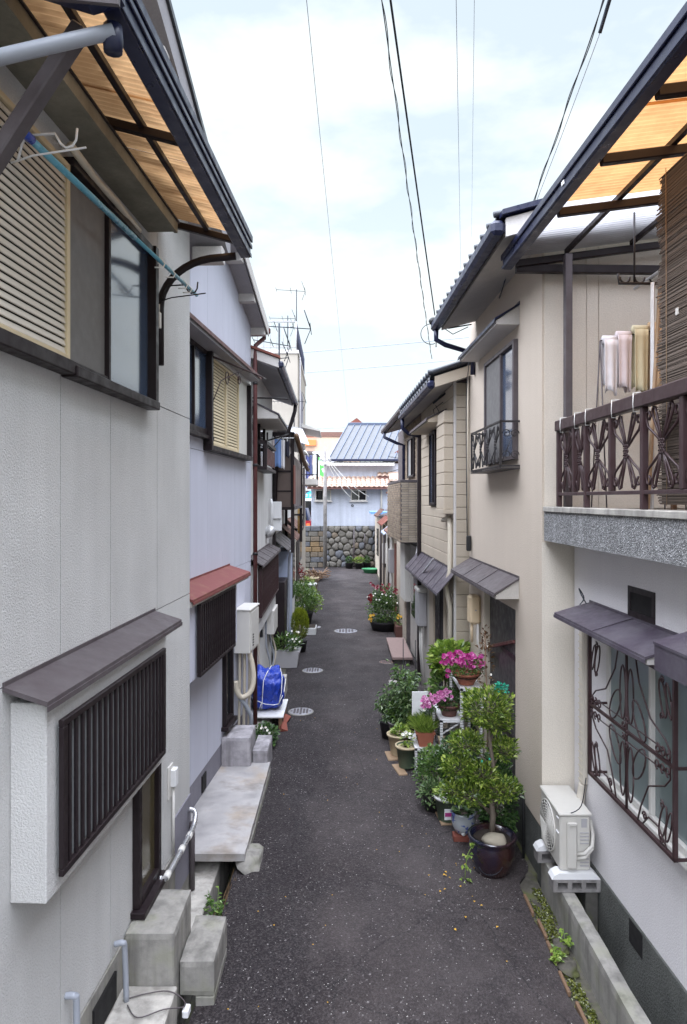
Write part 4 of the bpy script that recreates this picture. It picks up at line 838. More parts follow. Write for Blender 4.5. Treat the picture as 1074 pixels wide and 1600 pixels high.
# ------------------------------------------------------------------ beyond the end house
AB = thing('apartment_building', 'distant pinkish apartment building behind the end house', 'building', (-2.5, 62, 0)); OFF[AB.name] = (-2.5, 62, 0)
MB().box(-9, 1.5, 60, 70, 0, 8.9).build('wall', 'building_pink', AB); MB().box(-9.1, 1.6, 59.9, 70, 8.9, 9.3).build('parapet', 'rust_roof', AB)
for z, m in ((8.1, 'sign_orange'), (7.0, 'brown_metal'), (5.8, 'brown_metal')): MB().box(-4.2, -2.4 if m == 'sign_orange' else -2.5, 59.7, 60, z, z+(.5 if m == 'sign_orange' else .6)).build('awning' if m == 'sign_orange' else 'window', m, AB)
for x in (-1.8, -.6): MB().box(x, x+.6, 59.95, 60, 6.4, 7.5).build('window', 'glass_dark', AB)
SB = thing('sign_building', 'low white shop building carrying the green and teal signs', 'building', (-2.2, 50, 0)); OFF[SB.name] = (-2.2, 50, 0)
MB().box(-8, -.2, 50, 58, 0, 5.9).build('wall', 'stucco_white', SB); MB().box(-8, -.1, 49.6, 58, 4.0, 4.25).build('canopy', 'concrete_pale', SB); MB().box(-6, -.5, 49.97, 50, 1, 3.4).build('shop_window', 'glass_dark', SB)
S1 = thing('green_sign', 'white board with a green plant emblem, beyond the utility pole', 'sign', (-1.6, 49.9, 4.9)); OFF[S1.name] = (-1.6, 49.9, 4.9)
MB().box(-2.25, -.55, 49.75, 49.9, 4.45, 6.85, .02).build('board', 'sign_white', S1); MB().box(-1.75, -.95, 49.735, 49.749, 4.5, 6.05).build('green_field', 'sign_green', S1)
for k in range(7): MB().prism([(-2.0+.1*k, 6.7-.27*k), (-1.85+.12*k, 6.72-.27*k), (-1.2+.04*k, 5.75-.17*k), (-1.5+.04*k, 5.8-.2*k)], 1, 49.70-.002*k, 49.71-.002*k).build('frond', 'sign_green' if k % 2 else 'sign_dark' if k == 0 else 'sign_white', S1)
MB().box(-2.75, -2.3, 49.7, 49.9, 3.9, 6.6, .02).build('side_banner', 'sign_navy', S1)
S2 = thing('teal_sign', 'oval teal sign with white lettering below the green sign', 'sign', (-2.1, 49.5, 3.5)); OFF[S2.name] = (-2.1, 49.5, 3.5)
MB().prism([(-1.95+.92*math.cos(i*PI/14), 3.45+.62*math.sin(i*PI/14)*1.0) for i in range(15)], 1, 49.4, 49.5).build('board', 'sign_teal', S2); MB().box(-2.87, -1.03, 49.39, 49.5, 3.28, 3.46).build('stripe', 'sign_white', S2)
cu = bpy.data.curves.new('lettering', 'FONT'); cu.body = 'ホテクリーン'; cu.size = .30; cu.extrude = .005; cu.align_x = 'CENTER'
to = bpy.data.objects.new('lettering', cu); COL.objects.link(to); dg = bpy.context.evaluated_depsgraph_get(); me = bpy.data.meshes.new_from_object(to.evaluated_get(dg)); bpy.data.objects.remove(to)
me.materials.clear(); me.materials.append(MATS['sign_white']); lo = bpy.data.objects.new('lettering', me); COL.objects.link(lo); lo.parent = S2; lo.location = (.15, -.115, .06); lo.rotation_euler = (PI/2, 0, 0)
# parked car glimpsed past the left corner
PC = thing('parked_car', 'red and navy parked car glimpsed between the cream building and the end house', 'car', (-2.6, 37.5, 1.2)); OFF[PC.name] = (-2.6, 37.5, 1.2)
struct(MB().box(-8, -1.7, 34.7, 60, 1.0, 1.2).build('terrace', 'concrete_pale'))
MB().prism([(-3.3, 1.4), (-1.75, 1.4), (-1.7, 2.1), (-1.78, 2.25), (-3.27, 2.25), (-3.35, 2.1)], 1, 36.5, 40).build('body', 'car_red', PC); MB().prism([(-3.2, 2.26), (-1.85, 2.26), (-2.0, 2.9), (-3.05, 2.9)], 1, 36.6, 39).build('cabin', 'car_navy', PC)
MB().prism([(-3.1, 2.32), (-1.95, 2.32), (-2.07, 2.82), (-2.98, 2.82)], 1, 36.57, 36.59).build('rear_window', 'glass_dark', PC)
for x in (-3.25, -2.0):
    for y in (37.1, 39.3): MB().tube([(x, y, 1.5), (x+.2, y, 1.5)], .3, 14).build('wheel', 'black_rubber', PC)
    MB().box(x+.02, x+.2, 36.46, 36.5, 1.85, 2.1, .01).build('tail_light', 'sign_orange', PC)
MB().box(-2.75, -2.3, 36.47, 36.5, 1.75, 1.95).build('number_plate', 'sign_white', PC)
# ------------------------------------------------------------------ right, nearest: grey house with balcony
E_ = fthing('E', 5.0, 'balcony_house', 'pale grey house nearest on the right, with wrought iron balcony and window grille', 'house')
MB().box(0, 4.5, -1.5, 6.03, .40, 3.03).build('wall', 'stucco_grey', E_)
MB().box(-.012, 4.4, -1.5, 6.02, -.3, .398, .004).build('foundation', 'foundation_green', E_)
MB().box(-.016, 0, 4.72, 4.92, .22, .385).build('foundation_vent', 'dark_void', E_)
vt = MB().box(-.008, .0, 4.56, 4.96, 2.56, 2.60).box(-.008, 0, 4.56, 4.96, 2.735, 2.775).box(-.008, 0, 4.56, 4.60, 2.60, 2.735).box(-.008, 0, 4.92, 4.96, 2.60, 2.735).build('vent_frame', 'brown_frame', E_)
MB().box(-.003, -.001, 4.60, 4.92, 2.60, 2.735).build('vent_opening', 'dark_void', vt)
# balcony
MB().box(-.27, 1.2, -1.5, 6.03, 3.035, 3.29).build('balcony_ledge', 'pebble_dash', E_)
MB().box(-.285, -.05, -1.5, 6.02, 3.29, 3.335, .005).build('ledge_cap', 'concrete_pale', E_)
MB().box(-.05, 1.25, -1.5, 6.02, 3.29, 3.31).build('balcony_floor', 'concrete_block', E_)
MB().box(1.2, 4.5, -1.5, 6.03, 3.02, 5.75).build('upper_wall', 'stucco_grey', E_)
framed(E_, 1.2, 3.2, 5.4, 3.36, 5.2, 'brown_frame', 'glass_sky', -1, .06, [4.3], 'balcony_door')
MB().prism([(.95, 5.80), (4.5, 6.9), (4.5, 6.8), (1.2, 5.75), (.95, 5.72)], 1, -1.5, 5.4).build('roof', 'roof_tile_dark', E_)
ra = MB().box(-.265, -.195, 1.5, 5.78, 3.97, 4.06, .008).box(-.245, -.215, 1.5, 5.78, 3.43, 3.455, .003).build('balcony_railing', 'rail_brown', E_)
posts = [5.76, 5.16, 4.71, 4.24, 3.77, 3.3, 2.8]
MB().box(-.25, -.21, 5.74, 5.78, 3.336, 3.97, .004).build('railing_post', 'rail_brown', ra)
for i, y in enumerate((5.40, 5.16, 4.71, 4.24, 3.77, 3.3, 2.8)):
    MB().box(-.25, -.21, y-.02, y+.02, 3.456 if i in (0, 2, 4) else 3.336, 3.97, .004).build('railing_post', 'rail_brown', ra)
def butterfly(y0, y1, z0, z1, x, r=.0065):
    m = MB(); cy, cz = (y0+y1)/2, (z0+z1)/2; hw, hh = (y1-y0)/2, (z1-z0)/2
    for sy in (-1, 1):
        for sz in (-1, 1):
            P = lambda u, v_: (x, cy+sy*u*hw, cz+sz*v_*hh)
            m.tube([P(.05, .12), P(.28, .40), P(.50, .68), P(.58, .86), P(.50, .95), P(.38, .92), P(.36, .80)], r, 5)
            m.tube([P(.05, .10), P(.45, .32), P(.82, .50), P(.93, .68), P(.88, .84), P(.74, .86), P(.68, .74), P(.76, .66)], r, 5)
            m.tube([P(.05, .14), P(.18, .45), P(.32, .75), P(.40, .92)], r, 5)
    for a in (-1, 0, 1):
        for b_ in (-1, 0, 1): m.tube(arc((cy+a*.022, cz+b_*.030), .012, 0, 330, 8, 'yz', x-.008), .005, 4)
    return m
for a, b_ in ((5.74, 5.40), (5.40, 5.16), (5.16, 4.71), (4.71, 4.24), (4.24, 3.77), (3.77, 3.3), (3.3, 2.8)):
    butterfly(b_+.02, a-.02, 3.455, 3.97, -.232, .0085).build('railing_ornament', 'iron_brown', ra)
for y in (5.62, 5.3, 5.08, 4.62, 4.30):
    MB().tube([(-.27, y, 4.065), (-.275, y-.004, 4.0), (-.268, y+.006, 3.95), (-.19, y+.004, 3.955), (-.185, y, 4.06), (-.22, y, 4.072), (-.27, y+.01, 4.068)], .003, 5).build('string_tie', 'white_wire', ra)
# balcony awning
EA = MB().box(-.66, -.58, 1.0, 5.95, 5.39, 5.52, .008).box(-.675, -.66, 1.0, 5.96, 5.47, 5.52, .004).box(-.668, -.66, 1.0, 5.96, 5.395, 5.42, .003).build('balcony_awning', 'navy_metal', E_)
MB().box(-.672, -.66, 4.42, 4.46, 5.43, 5.46, .003).build('fixing_clip', 'white_metal', EA)
def az(x): return 5.43+(x+.6)*.14
for y in (1.6, 2.7, 3.42, 4.1, 4.85, 5.9):
    MB().bar((-.56, y, az(-.56)-.01), (1.2, y, az(1.2)-.01), .05, .06).build('awning_rafter', 'brown_frame', EA)
for x in (-.12, .45): MB().box(x-.018, x+.018, 1.0, 5.9, az(x)+.022, az(x)+.06, .003).build('awning_purlin', 'brown_frame', EA)
for a, b_, mt in ((1.0, 2.1, 'poly_orange'), (2.08, 3.0, 'poly_orange'), (2.98, 3.7, 'poly_orange'), (3.68, 4.3, 'poly_orange'), (4.28, 4.87, 'poly_orange'), (4.86, 5.95, 'poly_clear')):
    k = .005*(a*10 % 2); corrugated(MB(), -.66, 1.2, a, b_, az(-.66)+.075+k, az(1.2)+.075+k).build('awning_sheet', mt, EA)
MB().box(-.19, -.13, 5.72, 5.78, 3.336, 5.46, .004).build('awning_post', 'brown_metal', EA); MB().box(-.55, 1.2, 5.90, 5.96, 5.36, 5.43, .004).build('awning_end_beam', 'brown_frame', EA)
MB().tube([(.06, 5.0, 5.50), (.06, 5.0, 4.98)], .008, 6).build('hanger_rod', 'iron_black', EA)
hk = MB().tube([(-.06, 5.0, 5.05), (-.055, 5.0, 4.98), (.24, 5.0, 4.98), (.29, 5.0, 5.03)], .011, 6)
for k in range(3): hk.tube(arc((-.01+k*.11, 5.02), .035, 170, 370, 8, 'xz', 5.0), .008, 5)
hk.build('pole_hanger', 'iron_black', EA)
# laundry and odds on the balcony
lp2 = fthing('E', 4.2, 'laundry_pole', 'thin steel laundry pole in the hanger of the right balcony', 'pole', x0=.18, z0=5.0); MB().tube([(.18, 2.6, 5.04), (.18, 5.25, 5.02)], .014, 8).build('tube', 'alu', lp2)
def towel_roll(lb, x, y, z0, z1, mat):
    t = fthing('E', y, 'hanging_towel', lb, 'laundry', 'towels on the right balcony', x0=x, z0=z0)
    for s_ in (-.045, .02): cloth(t, x-.055, x+.055, y+s_, z1, z0+R.uniform(0, .06), mat, R, .016)
    MB().tube([(x-.055, y-.01, z1+.005), (x+.055, y-.01, z1+.005)], .035, 8).build('fold', mat, t)
towel_roll('off white towel folded over the rack, leftmost behind the right balcony rail', .02, 5.35, 4.22, 4.64, 'cloth_white'); towel_roll('pale pink towel folded over the rack, second behind the right balcony rail', .12, 5.33, 4.2, 4.67, 'cloth_pink'); towel_roll('pale yellow towel folded over the rack behind the right balcony rail', .235, 5.3, 4.2, 4.71, 'cloth_yellow'); towel_roll('tan towel folded over the rack, rightmost behind the right balcony rail', .35, 5.28, 4.2, 4.73, 'cloth_tan')
rk = fthing('E', 5.3, 'drying_rack', 'low drying rack holding four folded towels on the right balcony', 'rack', x0=.4, z0=3.31); MB().tube([(-.05, 5.35, 4.64), (.45, 5.27, 4.73)], .006, 6).tube([(-.05, 5.35, 4.64), (-.06, 5.2, 3.32)], .006, 6).tube([(.45, 5.27, 4.73), (.5, 5.1, 3.32)], .006, 6).tube([(-.05, 5.35, 4.64), (-.06, 5.5, 3.32)], .006, 6).tube([(.45, 5.27, 4.73), (.5, 5.42, 3.32)], .006, 6).build('frame', 'brown_metal', rk)
for i, (x, y, m, lb, x2) in enumerate(((.00, 4.60, 'alu', 'pale metal pole leaning upright behind the right balcony rail', -.02), (.045, 4.58, 'wood_pale', 'orange brown wooden pole leaning upright behind the right balcony rail', -.06), (.12, 4.62, 'wood_brown', 'dark wooden board leaning upright next to the bamboo blind', .14))):
    t = fthing('E', y, 'leaning_pole', lb, 'pole', 'poles leaning on the right balcony', x0=x, z0=3.31); MB().bar((x2, y-.03, 3.315), (x, y, 4.86+.01*i), .025 if i < 2 else .05, .02).build('shaft', m, t)
t = fthing('E', 4.1, 'flower_pot', 'dark round pot with dry yellow plants on the right balcony floor', 'pot', x0=.15, z0=3.31); MB().lathe([(.09, 3.312), (.13, 3.5), (.135, 3.52), (.12, 3.52), (.115, 3.49)], 16, (.15, 4.1, 0)).build('pot', 'pot_black', t)
m = MB(); crown(m, (.15, 4.1, 3.56), (.12, .12, .08), 140, .05, .02, R); m.build('foliage', 'petal_yellow', t)
# bamboo blind
su = fthing('E', 3.5, 'bamboo_blind', 'grey brown bamboo blind hanging inside the right balcony rail', 'blind', x0=-.02, z0=3.36); m = MB()
for i in range(280):
    z = 3.37+i*.00733+R.uniform(-.002, .002); y1 = 4.31+.025*math.sin(i*.11)+R.uniform(-.02, .02)
    m.bar((-.10+R.uniform(-.003, .003), 1.6, z), (-.10+R.uniform(-.004, .004), y1, z+R.uniform(-.004, .004)), .005, .0068)
m.build('reeds', 'sudare', su, kind='stuff'); MB().box(-.094, -.091, 1.6, 4.29, 3.37, 5.42).build('backing_mat', 'sudare_back', su)
for y in (4.2, 3.7, 3.2, 2.7): MB().tube([(-.108, y, 3.36), (-.108, y+.01, 5.44)], .0025, 4).build('binding_cord', 'wood_pale', su)
MB().box(-.112, -.106, 4.06, 4.09, 4.50, 4.54).build('label_tag', 'pale_plastic', su)
# hoods and grille of the lower window
hood(E_, 0, -.30, 4.08, 5.68, 2.46, 2.545, .035, 'plum_metal', 'window_hood', 'trim_pale', 1)
hd = MB().prism([(0, 2.60), (-.36, 2.585), (-.36, 2.60), (0, 2.70)], 1, 2.0, 3.86).build('window_hood', 'plum_metal', E_); MB().box(-.355, -.335, 2.0, 3.855, 2.44, 2.584).box(-.33, 0, 3.835, 3.85, 2.44, 2.584).build('hood_fascia', 'plum_metal', hd)
framed(E_, 0, 3.6, 5.25, 1.25, 2.36, 'pale_plastic', ['glass_teal', 'glass_frost'], -1, .05, [4.55], 'window', .045); MB().box(-.07, 0, 3.55, 5.3, 1.20, 1.25, .005).build('window_sill', 'pale_plastic', E_)
gl = MB(); X_ = -.18; y0, y1, z0, z1 = 3.95, 5.24, 1.30, 2.38
gl.box(X_-.012, X_+.012, y0, y1, z0, z0+.022).box(X_-.012, X_+.012, y0, y1, z1-.022, z1).box(X_-.012, X_+.012, y0, y0+.022, z0, z1).box(X_-.012, X_+.012, y1-.022, y1, z0, z1).box(X_-.008, X_+.008, y0, y1, 1.83, 1.85)
for z in (z0+.011, 1.84, z1-.011): gl.box(X_, 0, y0, y0+.014, z-.008, z+.008).box(X_, 0, y1-.014, y1, z-.008, z+.008)
go_ = gl.build('window_grille', 'iron_brown', E_)
def gm(u, v_, dx=0): return (X_+dx, y1-(y1-y0)*u, z0+(z1-z0)*v_)
orn = MB(); r = .006
def loop(c, hw, hh, ang=0.0):
    pts = []
    for i in range(17):
        t_ = 2*PI*i/16; a, b_ = hw*math.cos(t_), hh*(math.sin(t_) if abs(math.sin(t_)) < .98 else math.copysign(1, math.sin(t_)))
        pts.append(gm(c[0]+a*math.cos(ang)-b_*math.sin(ang), c[1]+a*math.sin(ang)+b_*math.cos(ang)))
    return pts
orn.tube([gm(.5, 0), gm(.5, 1)], .010, 6)
for s_ in (-1, 1):
    orn.tube(loop((.5+s_*.045, .73), .035, .17), r, 5).tube(loop((.5+s_*.14, .62), .05, .12, s_*.5), r, 5).tube(loop((.5+s_*.045, .25), .035, .17), r, 5).tube(loop((.5+s_*.14, .36), .05, .12, -s_*.5), r, 5)
    orn.tube([gm(.5+s_*.10, 1), gm(.5+s_*.14, .85), gm(.5+s_*.26, .68), gm(.5+s_*.40, .62), gm(.5+s_*.45, .57), gm(.5+s_*.45, .42), gm(.5+s_*.40, .36), gm(.5+s_*.24, .28), gm(.5+s_*.16, .12), gm(.5+s_*.12, 0)], r, 5)
    for k in range(3):
        for q in (-1, 1): orn.tube(scroll((y1-(y1-y0)*(.5+s_*(.34+.05*k)), z0+(z1-z0)*(.5+q*.045)), .032, 1.1, q*1.5, fx=X_-.008), .006, 5)
    for vv, an in ((.84, .25), (.15, -.25)):
        c = (.5+s_*.38, vv); orn.tube(loop(c, .028, .105, an*s_), r, 5).tube(loop((c[0]+.055*s_, c[1]), .02, .095, an*s_), r, 5)
        for q in (-1, 1): orn.tube(scroll((y1-(y1-y0)*c[0], z0+(z1-z0)*(vv+q*.10)), .024, 1.2, q, fx=X_-.006), .005, 5)
    orn.tube([gm(.5+s_*.42, .02), gm(.5+s_*.34, .10), gm(.5+s_*.24, .10), gm(.5+s_*.18, .03)], .006, 5).tube(scroll((y1-(y1-y0)*(.5+s_*.2), z0+.09), .03, 1.2, 0, fx=X_), .006, 5)
for v_ in (.56, .44): orn.tube([gm(.1, v_), gm(.9, v_)], .005, 5)
for k in range(5): orn.tube(scroll((y1-(y1-y0)*.5+(.028 if k % 2 else -.028), z0+(z1-z0)*(.42+.04*k)), .024, 1, k, fx=X_-.01), .006, 5)
orn.build('grille_ornament', 'iron_brown', go_)
# pipe cover strip beside the grille and cables
m = MB().box(-.05, 0, 5.72, 5.80, 1.0, 2.34, .012); pv = m.build('pipe_wrap', 'cream_grey_metal', E_)
for k in range(22): MB().box(-.053, -.05, 5.717, 5.803, 1.03+k*.058, 1.04+k*.058).build('tape_band', 'pipe_cream', pv)
pipe(E_, [(-.03, 5.76, 2.34), (-.03, 5.80, 2.42), (-.02, 5.84, 2.48)], .035, 'cream_grey_metal', 'pipe_wrap_end'); pipe(E_, [(-.03, 5.76, 1.0), (-.04, 5.77, .92), (-.06, 5.75, .80)], .035, 'cream_grey_metal', 'pipe_wrap_end')
pipe(E_, [(-.22, 5.2, 1.28), (-.2, 5.35, 1.0), (-.24, 5.5, .87), (-.26, 5.5, .865)], .004, 'wire_dark', 'cable', 5)
pipe(E_, [(-.10, 5.5, 2.56), (-.12, 5.55, 2.62), (-.10, 5.66, 2.66), (-.05, 5.68, 2.58), (-.1, 5.64, 2.53)], .005, 'wire_dark', 'cable', 5)
# low concrete wall
lw = MB().rough(1.735, 1.845, -2, 6.02, -.43, .27, .006, .055).build('low_wall', 'concrete'); tag(lw, 'low concrete wall running along the foot of the right house', 'wall')
# outdoor air conditioning unit on blocks
AC = thing('air_conditioner', 'white outdoor air conditioning unit on blocks by the right house', 'air conditioner', (1.86, 5.72, .40)); OFF[AC.name] = (1.86, 5.72, .40)
MB().box(1.735, 1.98, 5.47, 6.0, .42, .86, .014).build('casing', 'ac_white', AC); MB().box(1.725, 1.99, 5.46, 6.01, .86, .885, .008).build('lid', 'ac_white', AC)
rg = MB().tube(arc((5.78, .645), .20, 0, 360, 30, 'yz', 1.728), .008, 6).build('fan_guard', 'ac_white', AC)
MB().prism([(5.78+.195*math.cos(i*PI/14), .645+.195*math.sin(i*PI/14)) for i in range(28)], 0, 1.7335, 1.737).build('fan_opening', 'ac_dark', AC)
for k in range(1, 9): MB().tube(arc((5.78, .645), .022*k, 0, 360, 24, 'yz', 1.722), .0045, 5).build('guard_ring', 'ac_white', rg)
for k in range(8): a = k*PI/8; MB().tube([(1.724, 5.78+.195*math.cos(a), .645+.195*math.sin(a)), (1.724, 5.78-.195*math.cos(a), .645-.195*math.sin(a))], .004, 5).build('guard_spoke', 'ac_white', rg)
MB().box(1.728, 1.737, 5.50, 5.56, .70, .715, .003).box(1.728, 1.737, 5.5, 5.55, .82, .832, .003).build('handle', 'white_metal', AC)
vc = MB().box(1.785, 1.865, 5.435, 5.472, .45, .82, .012).box(1.79, 1.86, 5.42, 5.436, .80, .825, .004).build('valve_cover', 'ac_white', AC)
for k in range(4): MB().box(1.895, 1.965, 5.464, 5.472, .64+k*.028, .648+k*.028).build('louvre_slot', 'grey_plastic', AC)
for k in range(3): MB().box(1.895, 1.965, 5.464, 5.472, .46+k*.028, .468+k*.028).build('louvre_slot', 'grey_plastic', AC)
MB().box(1.905, 1.95, 5.4675, 5.47, .77, .84).build('rating_label', 'grey_plastic', AC)
for k in range(2): MB().tube([(1.865, 5.46, .56-.035*k), (1.92, 5.43, .58-.03*k), (1.985, 5.45, .63-.02*k), (2.01, 5.5, .70), (2.0, 5.55, .8)], .016, 8).build('refrigerant_pipe', 'ac_white', AC)
for y in (5.49, 5.93): MB().prism([(1.66, .37), (2.05, .37), (2.02, .40), (2.0, .42), (1.72, .42), (1.68, .40)], 1, y-.055, y+.055).build('plastic_foot', 'white_metal', AC)
for i, y in enumerate((5.49, 5.93)):
    t = thing('concrete_block', ['nearer hollow concrete block under the air conditioning unit, three holes showing', 'farther hollow concrete block under the air conditioning unit'][i], 'block', (1.86, y, .27), 0, 'blocks under the air conditioner'); OFF[t.name] = (1.86, y, .27)
    m = MB().box(1.67, 2.05, y-.06, y+.06, .272, .292).box(1.67, 2.05, y-.06, y+.06, .348, .368)
    for x0, x1 in ((1.67, 1.705), (1.785, 1.82), (1.895, 1.93), (2.015, 2.05)): m.box(x0, x1, y-.06, y+.06, .292, .348)
    m.build('shell', 'concrete_block', t)
struct(MB().box(1.93, 2.03, 5.44, 6.02, -.44, .27, .006).build('plinth', 'concrete_dark'))
# ------------------------------------------------------------------ right, second: beige house with the dark sliding door
C_ = fthing('C', 7.5, 'beige_house', 'smooth beige house second on the right, with tiled roof and dark sliding door', 'house')
MB().box(0, 4, 6.05, 6.9, .48, 5.75).box(0, 4, 8.28, 9.12, .48, 5.75).box(0, 4, 6.9, 8.28, 2.28, 5.75).box(.14, 4, 6.9, 8.28, .0, 2.28).build('wall', 'stucco_beige', C_)
MB().box(.006, 2, 6.054, 6.9, -.2, .478, .004).build('foundation', 'foundation_green', C_); MB().box(.006, .5, 8.28, 9.1, -.2, .478, .004).build('foundation', 'foundation_green', C_)
for x0, x1 in ((.02, .39), (.395, .50), (.505, 1.2), (1.205, 2.2)): MB().box(x0, x1, 6.040, 6.049, 3.32, 5.7, .002).build('wall_panel', 'stucco_warm', C_)
MB().box(-.002, .34, 6.042, 6.05, .48, 3.02).build('end_wall', 'stucco_warm', C_)
rf = MB().prism([(-.44, 5.64), (3.5, 6.72), (3.5, 6.62), (-.44, 5.56)], 1, 5.55, 8.75).build('roof', 'soffit_cream', C_)
MB().prism([(-.46, 5.67), (3.5, 6.77), (3.5, 6.62), (-.46, 5.52)], 1, 5.52, 5.55).build('barge_board', 'trim_pale', rf); MB().prism([(-.50, 5.72), (3.5, 6.83), (3.5, 6.78), (-.50, 5.68)], 1, 5.47, 5.58).build('verge_flashing', 'navy_metal', rf)
for i in range(13):
    y = 5.60+i*.242; m = MB(); pts = [(y+.24*k/8, .03*math.cos(2*PI*k/8)) for k in range(9)]
    for j in range(5):
        xa = -.52+j*.75; xb = xa+.77; za, zb = 5.70+(xa+.5)*.275, 5.69+(xb+.5)*.275
        vs = [(xa, p[0], za+p[1]) for p in pts]+[(xb, p[0], zb+p[1]) for p in pts]+[(xa, p[0], za+p[1]-.03) for p in pts]; m.add(vs, [(k, k+1, k+10, k+9) for k in range(8)]+[(k+18, k+19, k+1, k) for k in range(8)])
    m.tube([(-.54, y, 5.725), (-.50, y, 5.735), (3.4, y, 6.81)], .026, 8); m.build('roof_tile', 'roof_tile_dark', rf)
MB().box(-.58, -.46, 5.52, 8.75, 5.54, 5.66, .03).build('gutter', 'navy_metal', C_)
MB().tube([(-.52, 8.66, 5.56), (-.52, 8.66, 5.42), (-.40, 8.68, 5.36), (-.03, 8.75, 5.27), (-.03, 8.78, 5.0)], .032, 8).build('downpipe', 'navy_metal', C_)
hood(C_, 0, -.25, 6.74, 8.62, 5.19, 5.34, .04, 'navy_metal', 'window_hood', 'trim_pale')
framed(C_, 0, 6.80, 8.08, 3.80, 5.0, 'brown_metal', ['glass_sky', 'screen_grey'], -1, .045, [7.35])
wb = MB()
for z in (3.72, 4.16): wb.box(-.20, -.18, 6.74, 8.1, z, z+.02).box(-.20, 0, 6.74, 6.76, z, z+.02).box(-.20, 0, 8.08, 8.1, z, z+.02)
wb.box(-.2, -.18, 6.74, 6.76, 3.74, 4.16).box(-.2, -.18, 8.08, 8.1, 3.74, 4.16).box(-.2, 0, 6.74, 8.1, 3.70, 3.715)
wbo = wb.build('window_balcony', 'iron_black', C_)
for i in range(4): butterfly(6.78+i*.33, 7.09+i*.33, 3.745, 4.155, -.19, .006).build('railing_ornament', 'iron_black', wbo)
m = MB()
for cx_, d_ in ((-.05, 1), (-.13, -1)):
    for cz_ in (3.84, 4.05): m.tube(scroll((cx_, cz_), .045, 1.3, 0 if d_ > 0 else PI, dirn=d_, plane='xz', fx=6.75), .005, 5)
m.tube([(-.19, 6.75, 3.74), (-.02, 6.75, 4.15)], .004, 5); m.build('end_scrolls', 'iron_black', wbo)
hood(C_, 0, -.25, 6.76, 9.10, 2.47, 2.62, .04, 'brown_metal', 'door_hood', 'soffit_cream', 2)
ds = MB().box(.02, .06, 6.92, 7.6, .05, 2.26).box(.06, .10, 7.58, 8.26, .05, 2.26).build('sliding_door', 'dark_door', C_)
for z in (.9, 1.75): MB().box(.008, .02, 6.94, 7.58, z, z+.05).build('door_rail', 'brown_frame', ds)
MB().box(.0, .10, 6.9, 8.28, .0, .05).build('threshold', 'concrete', C_); MB().box(-.01, .06, 8.22, 8.3, .05, 2.27).build('door_jamb', 'pipe_cream', C_)
MB().bar((.0, 6.95, 1.95), (.0, 8.2, 1.62), .03, .035).build('door_bar', 'brown_frame_red', C_)
em = fthing('C', 8.5, 'electric_meter', 'cream electricity meter under the door canopy of the beige house', 'electric meter', x0=-.02, z0=1.85); MB().box(-.14, 0, 8.42, 8.62, 1.85, 2.21, .03).build('case', 'cream_plastic', em); MB().tube([(-.07, 8.42, 2.03), (-.07, 8.405, 2.03)], .009, 8).build('screw', 'grey_plastic', em)
MB().tube([(-.10, 8.5, 1.86), (-.10, 8.5, 1.62)], .018, 8).build('conduit', 'cream_plastic', em); MB().tube([(-.04, 8.44, 1.86), (-.04, 8.44, 1.62), (-.02, 8.43, 1.55), (.02, 8.42, 1.56), (.03, 8.42, 1.9)], .015, 8).build('conduit', 'pale_plastic', em)
pipe(C_, [(-.03, 9.08, 5.3), (-.03, 9.08, 2.75)], .014, 'pipe_cream', 'conduit'); pipe(C_, [(-.05, 8.9, 5.2), (-.06, 9.04, 4.6), (-.05, 9.03, 2.9)], .006, 'wire_dark', 'cable', 5)
MB().box(-.07, -.01, 8.95, 9.0, 2.72, 2.92, .01).build('cable_clamp', 'black_rubber', C_)
# ------------------------------------------------------------------ right, third: cream board house
D_ = fthing('C', 11.0, 'siding_house', 'cream house third on the right, clad in horizontal boards', 'house')
MB().box(-.148, 3, 9.33, 12.6, .0, 5.05).build('wall', 'brown_metal', D_)
zb = .06
while zb < 4.95:
    h_ = min(.166, 5.0-zb)
    if 2.2 > zb: ys_ = [(9.52, 9.9)] if zb < 1.96 else [(9.33, 12.55)]
    elif zb+h_ < 3.30 or zb > 4.5: ys_ = [(9.33, 12.55)]
    else: ys_ = [(9.33, 10.0), (10.0, 10.8), (11.42, 12.55)]
    for a, b_ in ys_: MB().box(-.168, -.148, a, b_, zb, zb+h_, .007).build('siding_board', 'siding_cream', D_)
    MB().box(-.162, .5, 9.310, 9.33, zb, zb+h_, .007).build('siding_board', 'siding_cream', D_); zb += .17
MB().box(-.172, -.140, 9.305, 9.36, .0, 5.02, .004).build('corner_trim', 'trim_pale', D_)
zb = 3.26
while zb < 4.5: MB().box(-.30, -.168, 9.37, 10.0, zb, zb+.166, .007).build('shutter_box_board', 'siding_cream', D_); zb += .17
MB().box(-.31, -.166, 9.35, 10.02, 3.20, 3.258, .004).box(-.31, -.166, 9.35, 10.02, 4.45, 4.49, .004).build('shutter_box', 'siding_cream', D_)
framed(D_, -.150, 10.8, 11.42, 3.30, 4.5, 'brown_frame', ['glass_sky'], -1, .045, [11.1]); hood(D_, -.16, -.46, 9.9, 11.9, 4.58, 4.72, .04, 'brown_metal', 'window_hood', 'siding_cream')
MB().tube([(-.20, 9.55, 3.14), (-.20, 9.7, 3.12), (-.22, 9.9, 3.1)], .035, 8).tube([(-.20, 9.5, 3.12), (-.20, 9.45, 3.0), (-.20, 9.45, 2.4), (-.26, 9.45, 2.2), (-.20, 9.45, 1.9), (-.20, 9.45, .1)], .035, 8).build('downpipe', 'pipe_cream', D_)
rf = MB().prism([(-.46, 4.98), (3, 6.1), (3, 6.0), (-.46, 4.90)], 1, 9.05, 12.7).build('roof', 'soffit_cream', D_); MB().prism([(-.48, 5.02), (3, 6.15), (3, 6.0), (-.48, 4.88)], 1, 9.02, 9.05).build('barge_board', 'siding_cream', rf)
